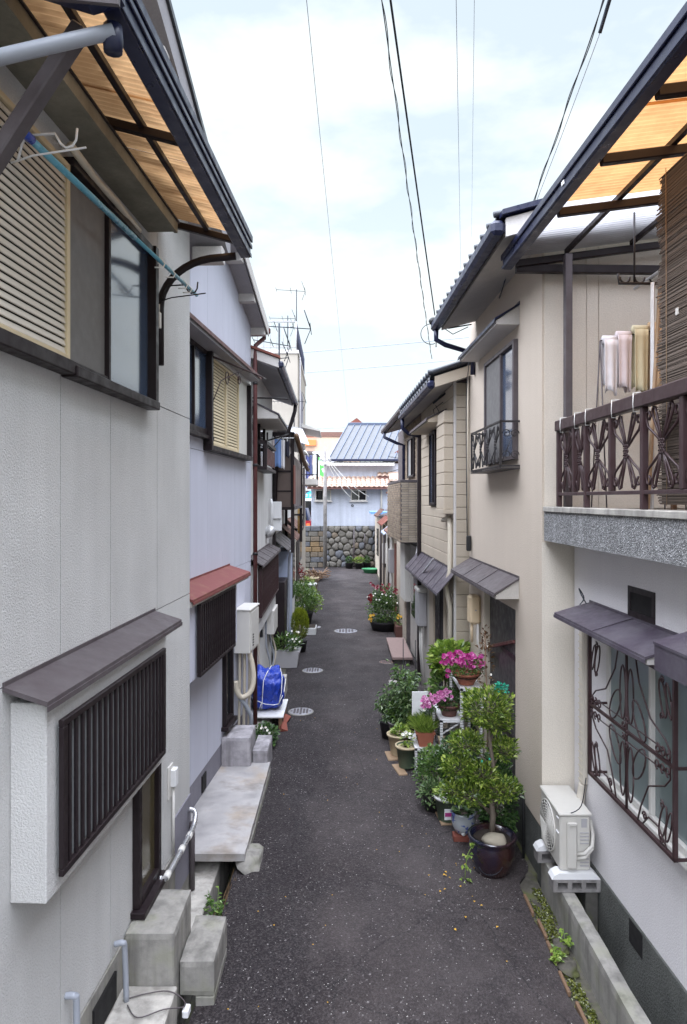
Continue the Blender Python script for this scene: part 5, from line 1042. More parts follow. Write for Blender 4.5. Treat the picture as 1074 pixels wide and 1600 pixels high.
for i in range(16):
    y = 9.02+i*.235; m = MB(); pts = [(y+.23*k/6, .03*math.cos(2*PI*k/6)) for k in range(7)]
    for j in range(4):
        xa = -.54+j*.85; za, zc = 5.03+(xa+.5)*.325, 5.02+(xa+.87+.5)*.325; vs = [(xa, p[0], za+p[1]) for p in pts]+[(xa+.87, p[0], zc+p[1]) for p in pts]+[(xa, p[0], za+p[1]-.03) for p in pts]; m.add(vs, [(k, k+1, k+8, k+7) for k in range(6)]+[(k+14, k+15, k+1, k) for k in range(6)])
    m.tube([(-.57, y, 5.07), (-.5, y, 5.08), (2.9, y, 6.2)], .035, 6); m.build('roof_tile', 'roof_tile_dark', rf)
MB().box(-.58, -.47, 9.0, 12.7, 4.86, 4.97, .03).build('gutter', 'navy_metal', D_); MB().tube([(-.52, 12.5, 4.86), (-.52, 12.5, 4.7), (-.4, 12.55, 4.6), (-.2, 12.58, 4.56)], .035, 8).build('downpipe', 'navy_metal', D_)
MB().box(-.23, -.166, 12.55, 12.68, .1, 4.7, .01).build('corner_pipe', 'brown_frame', D_)
MB().tube([(-.17, 10.2, 4.85), (-.3, 10.3, 4.75), (-.25, 10.35, 4.55), (-.2, 10.1, 4.6), (-.28, 10.2, 4.8)], .006, 5).tube([(-.17, 10.0, 4.95), (-.35, 10.0, 4.8)], .015, 5).build('service_cable', 'wire_dark', D_)
hood(D_, -.165, -.42, 9.2, 12.95, 2.13, 2.42, .03, 'plum_metal', 'door_hood', None, 7)
MB().box(-.16, -.15, 9.9, 11.0, .05, 2.1).build('door_opening', 'dark_void', D_); MB().box(-.20, -.13, 9.92, 10.0, .05, 2.1).box(-.2, -.13, 10.95, 11.05, .05, 2.1).box(-.18, -.13, 11.05, 11.5, .05, 2.1).build('door_jamb', 'siding_cream', D_)
MB().box(-.17, -.14, 10.5, 10.95, .05, 2.08, .004).build('door', 'brown_frame', D_); MB().box(-.17, -.145, 11.55, 12.5, .0, 2.1).build('side_wall', 'soffit_cream', D_)
gm_ = fthing('C', 12.1, 'gas_meter', 'grey meter box under the plum canopy of the board house', 'meter box', x0=-.2, z0=1.1); MB().box(-.33, -.172, 11.8, 12.2, 1.2, 1.78, .012).build('body', 'grey_plastic', gm_); MB().box(-.34, -.172, 11.78, 12.22, 1.78, 1.86, .02).build('cap', 'pale_plastic', gm_)
for y in (11.9, 12.1): MB().tube([(-.25, y, 1.2), (-.25, y, .8), (-.2, y+.02, .1)], .022, 7).build('pipe', 'pale_plastic', gm_)
# ------------------------------------------------------------------ right, fourth: brick balcony house
F_ = fthing('C', 15.0, 'brick_house', 'tan brick faced house fourth on the right, with a boxed brick balcony', 'house')
MB().box(.0, 3, 12.7, 18.2, 0, 5.15).build('wall', 'brown_metal', F_)
for mesh_args in ((.20, .048),):
    me = MB().box(-.012, 0, .004, .196, .003, .045, .002).mesh('brick'); me.materials.append(MATS['brick_tan']); me2 = MB().box(.004, .140, -.012, 0, .003, .045, .002).mesh('brick'); me2.materials.append(MATS['brick_pale'])
bal = MB().box(-.42, 0, 13.65, 16.6, 2.52, 3.74, .004).build('balcony_box', 'brown_metal', F_); MB().box(-.435, .0, 13.63, 16.62, 3.74, 3.79, .004).build('balcony_cap', 'brown_metal', F_)
for k in range(25):
    for i in range(14): inst(me, 'brick', bal, (-.42, 13.66+i*.205+(.1 if k % 2 else 0), 2.535+k*.048))
    for i in range(3): inst(me2, 'brick', bal, (-.42+i*.142-(.0 if k % 2 else .012)+.012, 13.65, 2.535+k*.048))
for k in range(27):
    for i, y in enumerate([13.75+.205*q for q in range(14)]):
        if 14.45 < y < 15.75 and 1 < k < 21: continue
        inst(me, 'brick', F_, (0, y+(.1 if k % 2 else 0), 3.8+k*.048))
framed(F_, -.002, 14.62, 15.75, 3.88, 4.78, 'brown_frame', ['glass_dark', 'glass_pale'], -1, .05, [15.1])
MB().prism([(-.44, 5.12), (3, 6.1), (3, 6.0), (-.44, 5.02)], 1, 12.72, 16.9).build('roof', 'soffit_cream', F_); MB().prism([(-.48, 5.19), (3, 6.17), (3, 6.11), (-.48, 5.125)], 1, 12.72, 17.0).build('roof_covering', 'roof_tile_dark', F_)
MB().box(-.56, -.45, 12.74, 17.0, 5.02, 5.13, .03).build('gutter', 'brown_metal', F_); MB().tube([(-.5, 16.6, 5.03), (-.5, 16.6, 4.9), (-.2, 16.5, 4.75), (-.04, 16.5, 4.7), (-.04, 16.5, 3.8)], .04, 8).build('downpipe', 'navy_metal', F_)
MB().box(-.02, -.002, 12.75, 13.6, .05, 2.4).build('door', 'brown_frame', F_); MB().box(-.04, -.002, 13.7, 15.2, .05, 2.4).build('wall_lower', 'soffit_cream', F_); MB().box(-.06, -.045, 13.9, 14.9, .9, 2.0).build('window', 'glass_dark', F_); MB().box(-.16, -.002, 15.3, 16.2, 1.1, 2.4, .01).build('storage_cupboard', 'pale_plastic', F_); MB().box(-.05, -.002, 16.3, 18.1, 0, 2.45).build('wall_lower', 'stucco_beige', F_)
MB().tube([(-.1, 13.6, 2.45), (-.2, 13.2, 2.2), (-.3, 12.7, 2.0), (-.38, 12.0, 2.05), (-.36, 11.2, 2.15), (-.30, 10.3, 2.5)], .015, 6).build('service_cable', 'grey_plastic', F_)
# ------------------------------------------------------------------ right, far low houses
G_ = fthing('G', 24.0, 'low_house', 'low house with small rusty lean to roofs, farthest on the right', 'house')
MB().box(.05, 3, 18.3, 33.6, 0, 2.7).build('wall', 'stucco_beige', G_); MB().prism([(.0, 2.7), (2.4, 3.5), (2.4, 3.4), (.0, 2.62)], 1, 18.3, 33.6).build('roof', 'brown_metal', G_)
for i, (y0, y1, z, m) in enumerate(((18.3, 20.4, 2.5, 'rust_roof'), (20.6, 22.4, 2.35, 'pale_blue'), (22.5, 25.5, 2.55, 'red_brown'), (26, 29, 2.75, 'rust_roof'))): hood(G_, .05, -.30+.03*i, y0, y1, z, z+.25, .04, m, 'lean_to_roof', None, 3)
MB().box(.4, 1.6, 25, 27, 2.6, 3.6).build('upper_room', 'stucco_white', G_); MB().prism([(.2, 3.62), (1.8, 3.9), (1.8, 3.98), (.2, 3.70)], 1, 24.8, 27.3).build('upper_roof', 'red_brown', G_)
MB().box(-.3, .9, 29.5, 32, 2.75, 2.85).build('sheet_roof', 'blue_roof_sheet', G_)
for y0, y1, m in ((18.5, 19.3, 'brown_frame'), (19.6, 20.2, 'red_brown'), (21.2, 22.3, 'pale_plastic'), (23, 24, 'brown_frame'), (25, 26.2, 'glass_dark'), (27.5, 28.5, 'brown_metal'), (30, 31, 'glass_dark')): MB().box(.0, .05, y0, y1, .05 if 'glass' not in m else .9, 2.1, .004).build('door' if 'glass' not in m else 'window', m, G_)
for y in (20.4, 22.5, 24.3, 26.6): pipe(G_, [(-.06, y, 2.5), (-.06, y, .05)], .03, 'pale_plastic' if y < 24 else 'brown_metal', 'downpipe')
MB().box(-.14, .05, 20.3, 20.8, 1.2, 1.9, .01).build('meter_case', 'grey_plastic', G_); MB().box(-.1, .05, 24.3, 24.8, 1.1, 1.8, .01).build('meter_case', 'pale_plastic', G_)
RH = thing('tiled_house', 'orange tiled roof house glimpsed behind the brick balcony', 'house', (4.5, 31, 0)); OFF[RH.name] = (4.5, 31, 0)
MB().box(2.0, 7, 35.2, 38, 0, 4.6).build('wall', 'stucco_white', RH); tl = MB()
for j in range(5):
    for i in range(16): 
        x = 1.75+i*.25; y0 = 34.9+j*.3; z0 = 4.55+j*.16; pts = [(x+.24*k/6, .05*math.sin(PI*k/6)) for k in range(7)]
        tl.add([(p[0], y0, z0+p[1]+.02) for p in pts]+[(p[0], y0+.33, z0+.17+p[1]) for p in pts], [(k, k+1, k+8, k+7) for k in range(6)])
tl.build('clay_roof_tiles', 'clay_tiles', RH, kind='stuff'); MB().prism([(34.9, 4.54), (36.4, 5.34), (36.4, 5.24), (34.9, 4.44)], 0, 1.75, 5.7).build('roof', 'terracotta_dark', RH)
aerial('tangle of aerials on the tiled house past the brown brick house', 1.95, 22.0, 2.8, 5.0, [(4.7, .7, .1, 8), (4.4, .6, -.15, 8)], 'W')
# ------------------------------------------------------------------ pots and plants on the right
P = random.Random(21)
def pot(t, r0, r1, h, mat, z=0.0, rim=.012, lip=None, sq=1.0, soil=True, prof=None, c=(0, 0)):
    pr = prof or [(r0, z), (r0*1.02, z+.01), (r1, z+h-.02), (r1+rim, z+h-.02), (r1+rim, z+h), (r1-.006, z+h), (r1-.012, z+h-.03)]
    p_ = MB().lathe(pr, 24, (c[0], c[1], 0), sq).build('pot', mat, t)
    if lip: MB().lathe([(r1+rim*.2, z+h-.022), (r1+rim+.004, z+h-.02), (r1+rim+.004, z+h+.004), (r1-.004, z+h+.004), (r1-.008, z+h-.02)], 24, (c[0], c[1], 0), sq).build('rim', lip, p_)
    if soil: MB().lathe([(r1-.008, z+h-.05), (r1-.010, z+h-.025), (.005, z+h-.018)], 18, (c[0], c[1], 0), sq).build('soil', 'soil', p_)
    return p_
def stems(t, base, tips, r=.003, mat='leaf_mid', name='stem'):
    m = MB()
    for e in tips:
        b_ = Vector(base); e = Vector(e); m.tube([b_, b_.lerp(e, .5)+Vector((P.uniform(-.02, .02), P.uniform(-.02, .02), .02)), e], r, 5)
    return m.build(name, mat, t)
def flowers(t, pts, r, mat, eye='petal_eye', name='flowers'):
    m = MB(); e = MB()
    for p in pts:
        p = Vector(p); nrm = Vector((P.uniform(-.7, .5), -1+P.uniform(-.3, .5), P.uniform(.1, 1.0))).normalized(); a = nrm.orthogonal().normalized(); b_ = nrm.cross(a); ph = P.random()*2
        rr = r*P.uniform(.75, 1.15); vs = [p]+[p+(a*math.cos(ph+i*PI/5)+b_*math.sin(ph+i*PI/5))*rr*(1 if i % 2 == 0 else .80)+nrm*rr*.35 for i in range(10)]
        m.add(vs, [(0, 1+i, 1+(i+1) % 10) for i in range(10)]); e.add([p+nrm*rr*.12+(a*math.cos(i*PI/3)+b_*math.sin(i*PI/3))*rr*.25 for i in range(6)], [tuple(range(6))])
    o = m.build(name, mat, t); e.build('flower_eyes', eye, t); return o
def cascade(t, c, r, n, L, W, mat, name='foliage', **k):
    m = MB(); crown(m, c, r, n, L, W, P, **k); return m.build(name, mat, t)
# big glazed pot with a cloud-pruned tree
t = thing('potted_tree', 'cloud pruned evergreen tree in a large dark blue glazed pot by the sliding door', 'potted tree', (1.36, 6.25, 0))
pot(t, .15, .20, .33, 'glaze_blue', prof=[(.13, 0), (.155, .01), (.19, .10), (.212, .20), (.210, .27), (.20, .30), (.222, .315), (.222, .335), (.185, .335), (.175, .30)], soil=False)
MB().lathe([(.176, .27), (.17, .300), (.01, .305)], 20).build('soil', 'soil', t)
MB().tube(arc((-.06, .19), .11, 200, 340, 10, 'xz', -.222), .003, 5).build('wire_loop', 'wire_dark', t)
tk = MB().tube([(.0, .02, .29), (.012, .02, .5), (-.012, .03, .72), (.018, .03, .95), (-.02, .03, 1.2), (-.03, .02, 1.45), (-.02, .02, 1.62)], .030, 9, r2=.010)
CL = [((-.05, .02, 1.49), (.23, .20, .17)), ((.05, .03, 1.36), (.14, .14, .10)), ((-.22, .06, 1.15), (.15, .16, .09)), ((.13, .10, 1.08), (.12, .15, .09)), ((-.30, .05, .92), (.15, .17, .09)), ((-.10, -.02, .90), (.15, .15, .08)), ((.08, -.03, .76), (.18, .16, .08)), ((-.18, .0, .70), (.17, .16, .08)), ((-.36, .0, .74), (.10, .12, .08))]
for c, r in CL[1:]: tk.tube([(-.01, .03, c[2]-.2), (c[0]*.5, c[1], c[2]-.1), (c[0], c[1], c[2]-.02)], .011, 6, r2=.004)
tk.build('trunk', 'bark', t); m = MB(); m2 = MB()
for c, r in CL:
    k = int(13000*(r[0]*r[1]+r[0]*r[2]))
    crown(m, c, r, k, .046, .024, P, shell=.45, up=.55)
    for _ in range(26):
        d = Vector((P.gauss(0, 1), P.gauss(0, 1), P.gauss(0, .8))).normalized(); m2.tube([Vector(c)+Vector((0, 0, -.05)), Vector(c)+Vector((d.x*r[0], d.y*r[1], d.z*r[2]))*.85], .002, 4)
m.build('crown', 'leaf_topiary', t); m2.build('twigs', 'bark', t)
m = MB(); crown(m, (.09, .02, 1.66), (.055, .05, .04), 60, .035, .03, P); m.build('green_netting', 'net_green', t)
for x, z in ((-.05, 1.07), (-.12, 1.05)): MB().blob((x, -.13, z), (.010, .008, .012)).build('tie', 'net_green', t)
o = MB().blob((0, 0, 0), (.115, .085, .06), jit=.25).build('river_stone', 'stone_round'); o.location = (1.36, 6.12, .345); tag(o, 'smooth pale river stone lying on the soil of the glazed pot', 'stone')
m = MB(); vn = [(-.19, -.1, .30), (-.25, -.14, .22), (-.27, -.15, .12), (-.28, -.18, .02)]; m.tube(vn, .003, 5)
for p in vn:
    for _ in range(7): m.leaf(Vector(p)+Vector((P.uniform(-.03, .03), P.uniform(-.03, .03), 0)), (P.uniform(-1, 1), -.6, P.uniform(-.8, .3)), .045, .03, P)
m.build('trailing_vine', 'leaf_light', t)
# shrub mass behind the tree
t = thing('ivy_shrub', 'dark trailing ivy filling the space behind the glazed pot', 'shrub', (1.52, 6.75, 0)); cascade(t, (0, 0, .45), (.16, .32, .42), 1500, .05, .038, 'leaf_dark'); stems(t, (0, 0, 0), [(P.uniform(-.1, .1), P.uniform(-.3, .3), P.uniform(.3, .8)) for _ in range(14)], .004, 'bark')
MB().lathe([(.11, 0), (.14, .2), (.15, .22), (.13, .22)], 18).build('pot', 'pot_black', t)
br = fthing('C', 6.6, 'black_handrail', 'bent black pipe rail against the beige wall behind the ivy', 'rail', x0=-.06); MB().tube([(-.35, 6.7, .62), (-.12, 6.55, .66), (-.05, 6.5, .64), (-.04, 6.48, .56), (-.04, 6.48, .0)], .014, 8).build('pipe', 'black_rubber', br)
# blue and white pot on a brick
o = MB().box(-.11, .11, -.055, .055, 0, .065, .005).build('brick', 'brick_red'); o.location = (1.20, 6.80, 0.004); tag(o, 'red brick under the blue and white pot', 'brick')
t = thing('flower_pot', 'round blue and white ceramic pot with broad green leaves', 'potted plant', (1.20, 6.84, .07)); pot(t, .07, .115, .21, 'glaze_white', prof=[(.06, 0), (.08, .005), (.112, .07), (.122, .13), (.115, .18), (.128, .195), (.128, .21), (.108, .21), (.10, .18)]); m = MB()
for _ in range(34):
    a = P.uniform(0, 2*PI); d = Vector((math.cos(a), math.sin(a), P.uniform(.1, .9))); p = Vector((d.x*.05, d.y*.05, .19+P.uniform(0, .12))); m.leaf(p, d, .13, .10, P, .1)
m.build('foliage', 'leaf_grey', t); MB().blob((-.02, -.12, .03), (.02, .016, .015)).build('knob', 'pot_white', t)
# label pot
t = thing('flower_pot', 'green plastic pot with a printed label and pale rim, behind the ceramic pot', 'potted plant', (1.10, 7.20, .02)); pot(t, .10, .135, .26, 'pot_green', lip='pot_white'); MB().box(-.055, .03, -.137, -.128, .06, .17).build('label', 'sign_white', t); MB().box(-.05, .025, -.139, -.1372, .095, .135).build('label_print', 'label_magenta', t); cascade(t, (0, 0, .29), (.12, .12, .07), 120, .06, .04, 'leaf_light')
for i, (x, y, w_, d, a, lb) in enumerate(((1.06, 7.28, .13, .40, .1, 'bare wooden plank under the labelled green pot'), (1.0, 7.72, .07, .62, .12, 'long wooden lath on the asphalt beside the plant stand'), (.70, 8.52, .11, .34, .2, 'short plank under the plain green pot'), (.64, 8.98, .15, .30, .1, 'short plank under the cream pot'))):
    o = MB().box(-w_/2, w_/2, -d/2, d/2, .0, .022, .003).build('plank', 'wood_pale'); o.location = (x, y, .012); o.rotation_euler = (0, 0, a); tag(o, lb, 'plank', 'planks under pots')
# low shrubs by the stand
for i, (x, y, z, r, n, mt, lb) in enumerate(((1.05, 7.75, .30, (.22, .26, .26), 1300, 'leaf_mid', 'leafy green potted shrub between the stand and the labelled pot'), (1.28, 7.65, .40, (.24, .26, .32), 1300, 'leaf_dark', 'dark green potted shrub in front of the slotted stand'), (.98, 7.45, .20, (.14, .16, .14), 420, 'leaf_grey', 'small grey green potted plant spilling toward the asphalt'))):
    t = thing('potted_shrub', lb, 'potted plant', (x, y, 0), 0, 'potted shrubs by the stand'); MB().lathe([(.09, 0), (.12, .17), (.13, .19), (.11, .19)], 18).build('pot', 'pot_black', t); cascade(t, (0, 0, z), r, n, .05, .03, mt, shell=.3); stems(t, (0, 0, .1), [(P.uniform(-.15, .15), P.uniform(-.15, .15), z+P.uniform(-.1, .2)) for _ in range(14)], .003, 'bark')
# stepped slotted-steel stand
t = thing('plant_stand', 'stepped white slotted steel stand carrying the petunias', 'plant stand', (1.25, 8.4, 0)); OFF[t.name] = (1.25, 8.4, 0)
sh = [(.88, 1.16, 8.42, 8.95, .33), (1.14, 1.42, 8.05, 8.75, .80), (1.36, 1.62, 7.95, 8.75, 1.20)]
for x0, x1, y0, y1, z in sh:
    s_ = MB().box(x0, x1, y0, y1, z-.006, z, .002).box(x0, x1, y0, y0+.012, z-.035, z-.006).box(x0, x0+.012, y0+.012, y1, z-.035, z-.006).box(x1-.012, x1, y0+.012, y1, z-.035, z-.006).build('shelf', 'white_metal', t)
    for x in (x0, x1-.03):
        for y in (y0, y1-.03): MB().box(x, x+.032, y, y+.004, 0, z-.006).box(x, x+.004, y+.004, y+.03, 0, z-.006).build('leg', 'slotted_steel', t)
    MB().bar((x1-.02, y0+.02, z-.03), (x0+.03, y0+.02, z-.17), .02, .004, (0, 1, 0)).build('brace', 'slotted_steel', t)
# petunias etc on the stand
t = thing('petunia_pot', 'magenta petunias in a terracotta bowl on the top shelf', 'potted plant', (1.46, 8.12, 1.205)); pot(t, .09, .155, .135, 'terracotta', lip='terracotta'); cascade(t, (-.02, 0, .20), (.22, .18, .11), 620, .042, .024, 'leaf_mid'); flowers(t, [(P.uniform(-.30, .20), P.uniform(-.2, .05), .25+P.uniform(-.02, .13)) for _ in range(80)]+[(P.uniform(-.28, -.16), -.12, P.uniform(.10, .2)) for _ in range(3)], .031, 'petal_magenta')
t = thing('petunia_pot', 'pink petunias trailing from a dark brown pot on the middle shelf', 'potted plant', (1.27, 8.22, .805)); pot(t, .085, .125, .13, 'terracotta_dark', lip='terracotta_dark'); cascade(t, (-.02, 0, .19), (.15, .14, .11), 520, .042, .022, 'leaf_dark'); cascade(t, (-.15, -.02, .16), (.14, .12, .08), 260, .04, .022, 'leaf_mid'); flowers(t, [(-.02-.30*u+P.gauss(0, .03), -.12+P.uniform(-.05, .06), .30-.14*u+P.gauss(0, .035)) for u in [P.random() for _ in range(95)]], .025, 'petal_pink')
t = thing('grass_planter', 'fine green grassy plants in a terracotta trough on the low shelf', 'planter', (1.02, 8.62, .335)); MB().prism([(-.08, 0), (.08, 0), (.105, .145), (.12, .145), (.12, .165), (-.12, .165), (-.12, .145), (-.105, .145)], 1, -.17, .22).build('trough', 'terracotta', t); m = MB()
for _ in range(900):
    p = Vector((P.uniform(-.09, .09), P.uniform(-.15, .2), .15)); d = Vector((P.gauss(-.25, .5), P.gauss(-.1, .4), 1)); m.leaf(p, d, P.uniform(.10, .22), .006, P, 0)
m.build('grass', 'leaf_light', t)
t = thing('flower_pot', 'plain green plastic pot with bare soil and a white flower, nearest the stand leg', 'potted plant', (.80, 8.60, .035)); pot(t, .10, .135, .27, 'pot_green', lip='pot_cream'); cascade(t, (.02, .02, .34), (.07, .06, .07), 60, .06, .035, 'leaf_light'); flowers(t, [(.02+P.gauss(0, .03), -.02+P.gauss(0, .02), .39+P.gauss(0, .015)) for _ in range(9)], .025, 'flower_white', 'petal_yellow')
t = thing('flower_pot', 'cream pot with small yellow green leaves, left of the plain green pot', 'potted plant', (.72, 9.02, .035)); pot(t, .09, .135, .27, 'pot_cream', lip='pot_cream'); cascade(t, (.04, 0, .30), (.11, .1, .06), 130, .06, .04, 'leaf_light')
t = thing('flower_pot', 'grey stoneware pot under the tall leafy plants', 'potted plant', (.78, 9.45, 0)); pot(t, .12, .16, .33, 'concrete_block'); cascade(t, (0, 0, .46), (.16, .15, .16), 380, .06, .04, 'leaf_mid')
def tall(lb, x, y, h, spread, n, mt, stakes):
    t = thing('tall_potted_plant', lb, 'potted plant', (x, y, 0), 0, 'tall leafy plants'); MB().lathe([(.11, 0), (.15, .24), (.16, .26), (.14, .26)], 18).build('pot', 'pot_black', t); m = MB(); sm_ = MB()
    for _ in range(7):
        a = P.uniform(0, 2*PI); top = Vector((math.cos(a)*spread*P.random(), math.sin(a)*spread*P.random(), h*P.uniform(.7, 1))); pts = [Vector((0, 0, .22)).lerp(top, k/6)+Vector((P.uniform(-.02, .02), P.uniform(-.02, .02), 0)) for k in range(7)]; sm_.tube(pts, .004, 5)
        for k in range(n//7):
            q = Vector((0, 0, .22)).lerp(top, P.uniform(.12, 1.02)); a2 = P.uniform(0, 2*PI); d = Vector((math.cos(a2), math.sin(a2), P.uniform(-.5, .5))); st = q+d*P.uniform(.02, .12); sm_.tube([q, st], .0015, 3)
            for _k in range(3): m.leaf(st, d+Vector((P.uniform(-.7, .7), P.uniform(-.7, .7), P.uniform(-.6, .2))), P.uniform(.05, .085), .038, P)
    m.build('foliage', mt, t); sm_.build('stems', 'leaf_mid', t)
    for sx_, sy_ in stakes: MB().tube([(sx_, sy_, .1), (sx_, sy_, h*1.12)], .006, 6).build('stake', 'black_rubber', t)
tall('tall loose leafy plant on the left of the stand, tied to a thin stake', .80, 9.35, 1.05, .20, 300, 'leaf_grey', [(.05, 0)]); tall('tall leafy vine plant behind the cream pot with drooping stems', .92, 9.85, 1.22, .22, 260, 'leaf_mid', [(-.05, .1), (.12, 0)]); tall('slender leafy plant nearest the asphalt beside the stake', .66, 9.7, .8, .16, 160, 'leaf_grey', [])
t = thing('leafy_bush', 'light green broad leaved bush behind the magenta petunias', 'potted plant', (1.42, 9.0, 0)); MB().lathe([(.14, 0), (.18, .3), (.19, .32), (.17, .32)], 18).build('pot', 'pot_black', t); cascade(t, (0, 0, 1.28), (.26, .24, .22), 520, .095, .075, 'leaf_light'); cascade(t, (-.04, 0, .9), (.24, .22, .3), 380, .085, .06, 'leaf_mid'); stems(t, (0, 0, .3), [(P.uniform(-.18, .18), P.uniform(-.15, .15), P.uniform(.9, 1.4)) for _ in range(12)], .006, 'bark')
t = thing('plastic_notice_board', 'small white plastic panel standing among the tall plants', 'panel', (1.02, 8.98, .55)); MB().box(-.12, .10, -.008, .008, .0, .32, .004).build('sheet', 'sign_white', t); MB().tube([(-.08, 0, -.55), (-.08, 0, 0)], .008, 6).tube([(.07, 0, -.55), (.07, 0, 0)], .008, 6).build('support', 'white_metal', t)
t = thing('white_flowers', 'cluster of white flowers beside the small white panel', 'potted plant', (1.14, 8.9, 0)); MB().lathe([(.08, 0), (.11, .2), (.12, .22), (.10, .22)], 16).build('pot', 'pot_black', t); stems(t, (0, 0, .2), [(P.uniform(-.1, .1), P.uniform(-.1, .1), P.uniform(.6, .82)) for _ in range(10)]); flowers(t, [(P.gauss(0, .06), P.gauss(-.03, .05), .76+P.gauss(0, .04)) for _ in range(30)], .026, 'flower_white', 'petal_yellow'); cascade(t, (0, 0, .5), (.12, .12, .18), 240, .1, .012, 'leaf_dark')
for i, (x, y, z, mt, lb) in enumerate(((1.50, 7.98, .36, 'pot_cream', 'cream storage tub on the lower shelf behind the slotted leg'),)):
    t = thing('storage_tub', lb, 'tub', (x-.12, y+.35, 0)); MB().box(-.20, .10, -.15, .15, .28, .44, .015).build('tub', mt, t); MB().box(-.21, .11, -.16, .16, .44, .46, .006).build('tub_rim', mt, t); MB().box(-.2, .1, -.15, .15, .0, .27).build('crate_under', 'pot_black', t)
m = thing('flowering_vine', 'thin vine with small pale flowers climbing a stake beside the tree', 'plant', (1.50, 7.2, 0)); MB().tube([(0, 0, 0), (.02, 0, 1.0), (-.01, 0, 2.0)], .006, 5).build('stake', 'wood_brown', m); cascade(m, (0, 0, 1.6), (.07, .07, .45), 150, .05, .03, 'leaf_brown'); flowers(m, [(P.gauss(0, .03), -.06, P.uniform(1.2, 1.9)) for _ in range(5)], .012, 'flower_white', 'petal_yellow')
# door mat / boards further along
for i, (x0, x1, y0, y1, z, mt, lb) in enumerate(((1.00, 1.42, 14.0, 16.0, .16, 'concrete_pale', 'pinkish paving board bridging the gutter beyond the tall plants'), )):
    t = thing('paving_board', lb, 'board', ((x0+x1)/2, (y0+y1)/2, 0)); MB().box(-(x1-x0)/2, (x1-x0)/2, -(y1-y0)/2, (y1-y0)/2, z-.06, z, .008).build('top', 'paver_pink', t); MB().box(-(x1-x0)/2+.05, (x1-x0)/2-.05, -(y1-y0)/2+.05, (y1-y0)/2-.05, 0, z-.06).build('base', 'concrete_dark', t)
# red flowering bush in a black tub
t = thing('flowering_bush', 'bushy plant with red flowers in a wide black tub on the right', 'potted plant', (1.05, 17.7, 0)); MB().lathe([(.30, 0), (.36, .2), (.38, .24), (.34, .24)], 22).build('tub', 'pot_black', t)
cascade(t, (0, 0, .55), (.42, .38, .38), 1700, .07, .035, 'leaf_mid', shell=.25); cascade(t, (.02, 0, .85), (.34, .32, .30), 900, .065, .03, 'leaf_grey', shell=.3); flowers(t, [(P.uniform(-.35, .15), P.uniform(-.25, 0), 1.12+P.gauss(0, .05)) for _ in range(18)]+[(P.uniform(-.42, -.3), -.2, P.uniform(.75, .95)) for _ in range(9)]+[(P.uniform(.25, .4), -.2, P.uniform(.95, 1.1)) for _ in range(5)], .045, 'petal_red'); flowers(t, [(P.uniform(-.3, .38), -.34, P.uniform(.75, 1.0)) for _ in range(9)], .024, 'flower_white', 'petal_yellow', 'white_flowers'); flowers(t, [(-.36+P.gauss(0, .05), -.25, P.uniform(.28, .45)) for _ in range(8)], .04, 'petal_yellow', 'petal_yellow', 'yellow_flowers')
t = thing('planter_box', 'dark planter box with yellow flowers against the wall behind the red bush', 'planter', (1.42, 17.0, 0)); MB().box(-.14, .14, -.3, .3, 0, .3, .02).build('box', 'terracotta_dark', t); cascade(t, (0, 0, .38), (.14, .28, .12), 260, .06, .03, 'leaf_mid'); flowers(t, [(P.gauss(0, .05), -.25, .5+P.gauss(0, .05)) for _ in range(7)], .035, 'petal_yellow', 'petal_yellow')
t = thing('green_basin', 'green plastic basin on the asphalt at the far right', 'basin', (1.25, 31.5, 0)); MB().lathe([(.28, 0), (.38, .18), (.42, .2), (.36, .2), (.27, .03)], 20).build('bowl', 'basin_green', t)
for i, (x, y, lb) in enumerate(((.28, 33.3, 'small black pot at the foot of the stone wall, leftmost of three'), (.75, 33.2, 'black pot with yellow green plant at the foot of the stone wall'), (1.15, 33.4, 'small black pot at the foot of the stone wall, rightmost of three'))):
    t = thing('flower_pot', lb, 'potted plant', (x, y, 0), 0, 'pots at the foot of the stone wall'); MB().lathe([(.15, 0), (.2, .28), (.22, .3), (.18, .3)], 16).build('pot', 'pot_black', t); cascade(t, (0, 0, .42), (.25 if i == 1 else .14, .2, .14), 160, .1, .06, 'leaf_light' if i == 1 else 'leaf_dark')
for i, (x, y, w_) in enumerate(((1.05, 23.5, .5), (.92, 12.6, .16), (1.0, 11.5, .14))):
    o = MB().box(-w_/2, w_/2, -.1, .1, .0, .03, .005).build('drain_strip', 'concrete_pale'); o.location = (x, y, .008); tag(o, ['long white strip lying on the asphalt beyond the red flowering bush', 'small pale slab in the asphalt by the rusty drain cover', 'small pale slab in the asphalt nearest the tall plants'][i], 'slab', 'pale strips on the asphalt')
# ------------------------------------------------------------------ left side things
t = thing('tarp_bundle', 'bundle wrapped in shiny blue tarpaulin tied with white string', 'bundle', (-1.17, 10.55, .20)); m = MB(); n_, m__ = 40, 56; vs = []
for i in range(n_+1):
    th = PI*i/n_
    for j in range(m__):
        ph = 2*PI*j/m__; d = Vector((math.sin(th)*math.cos(ph), math.sin(th)*math.sin(ph), -math.cos(th)))
        sg = lambda v_, e: math.copysign(abs(v_)**e, v_); q = Vector((sg(d.x, .75)*.245, sg(d.y, .75)*.31, sg(d.z, .7)*.31)); k = 1+.22*noise.noise(d*1.5+Vector((7, 2, 1)))+.11*noise.noise(d*3.6+Vector((4, 1, 2)))+.10*abs(noise.noise(d*6))-.06*abs(noise.noise(d*11))
        vs.append((q.x*k, q.y*k, max(.0, .30+q.z*k)))
m.add(vs, [(i*m__+j, i*m__+(j+1) % m__, (i+1)*m__+(j+1) % m__, (i+1)*m__+j) for i in range(n_) for j in range(m__)], True); m.build('tarpaulin', 'tarp_blue', t)
def onb(pts): return pts
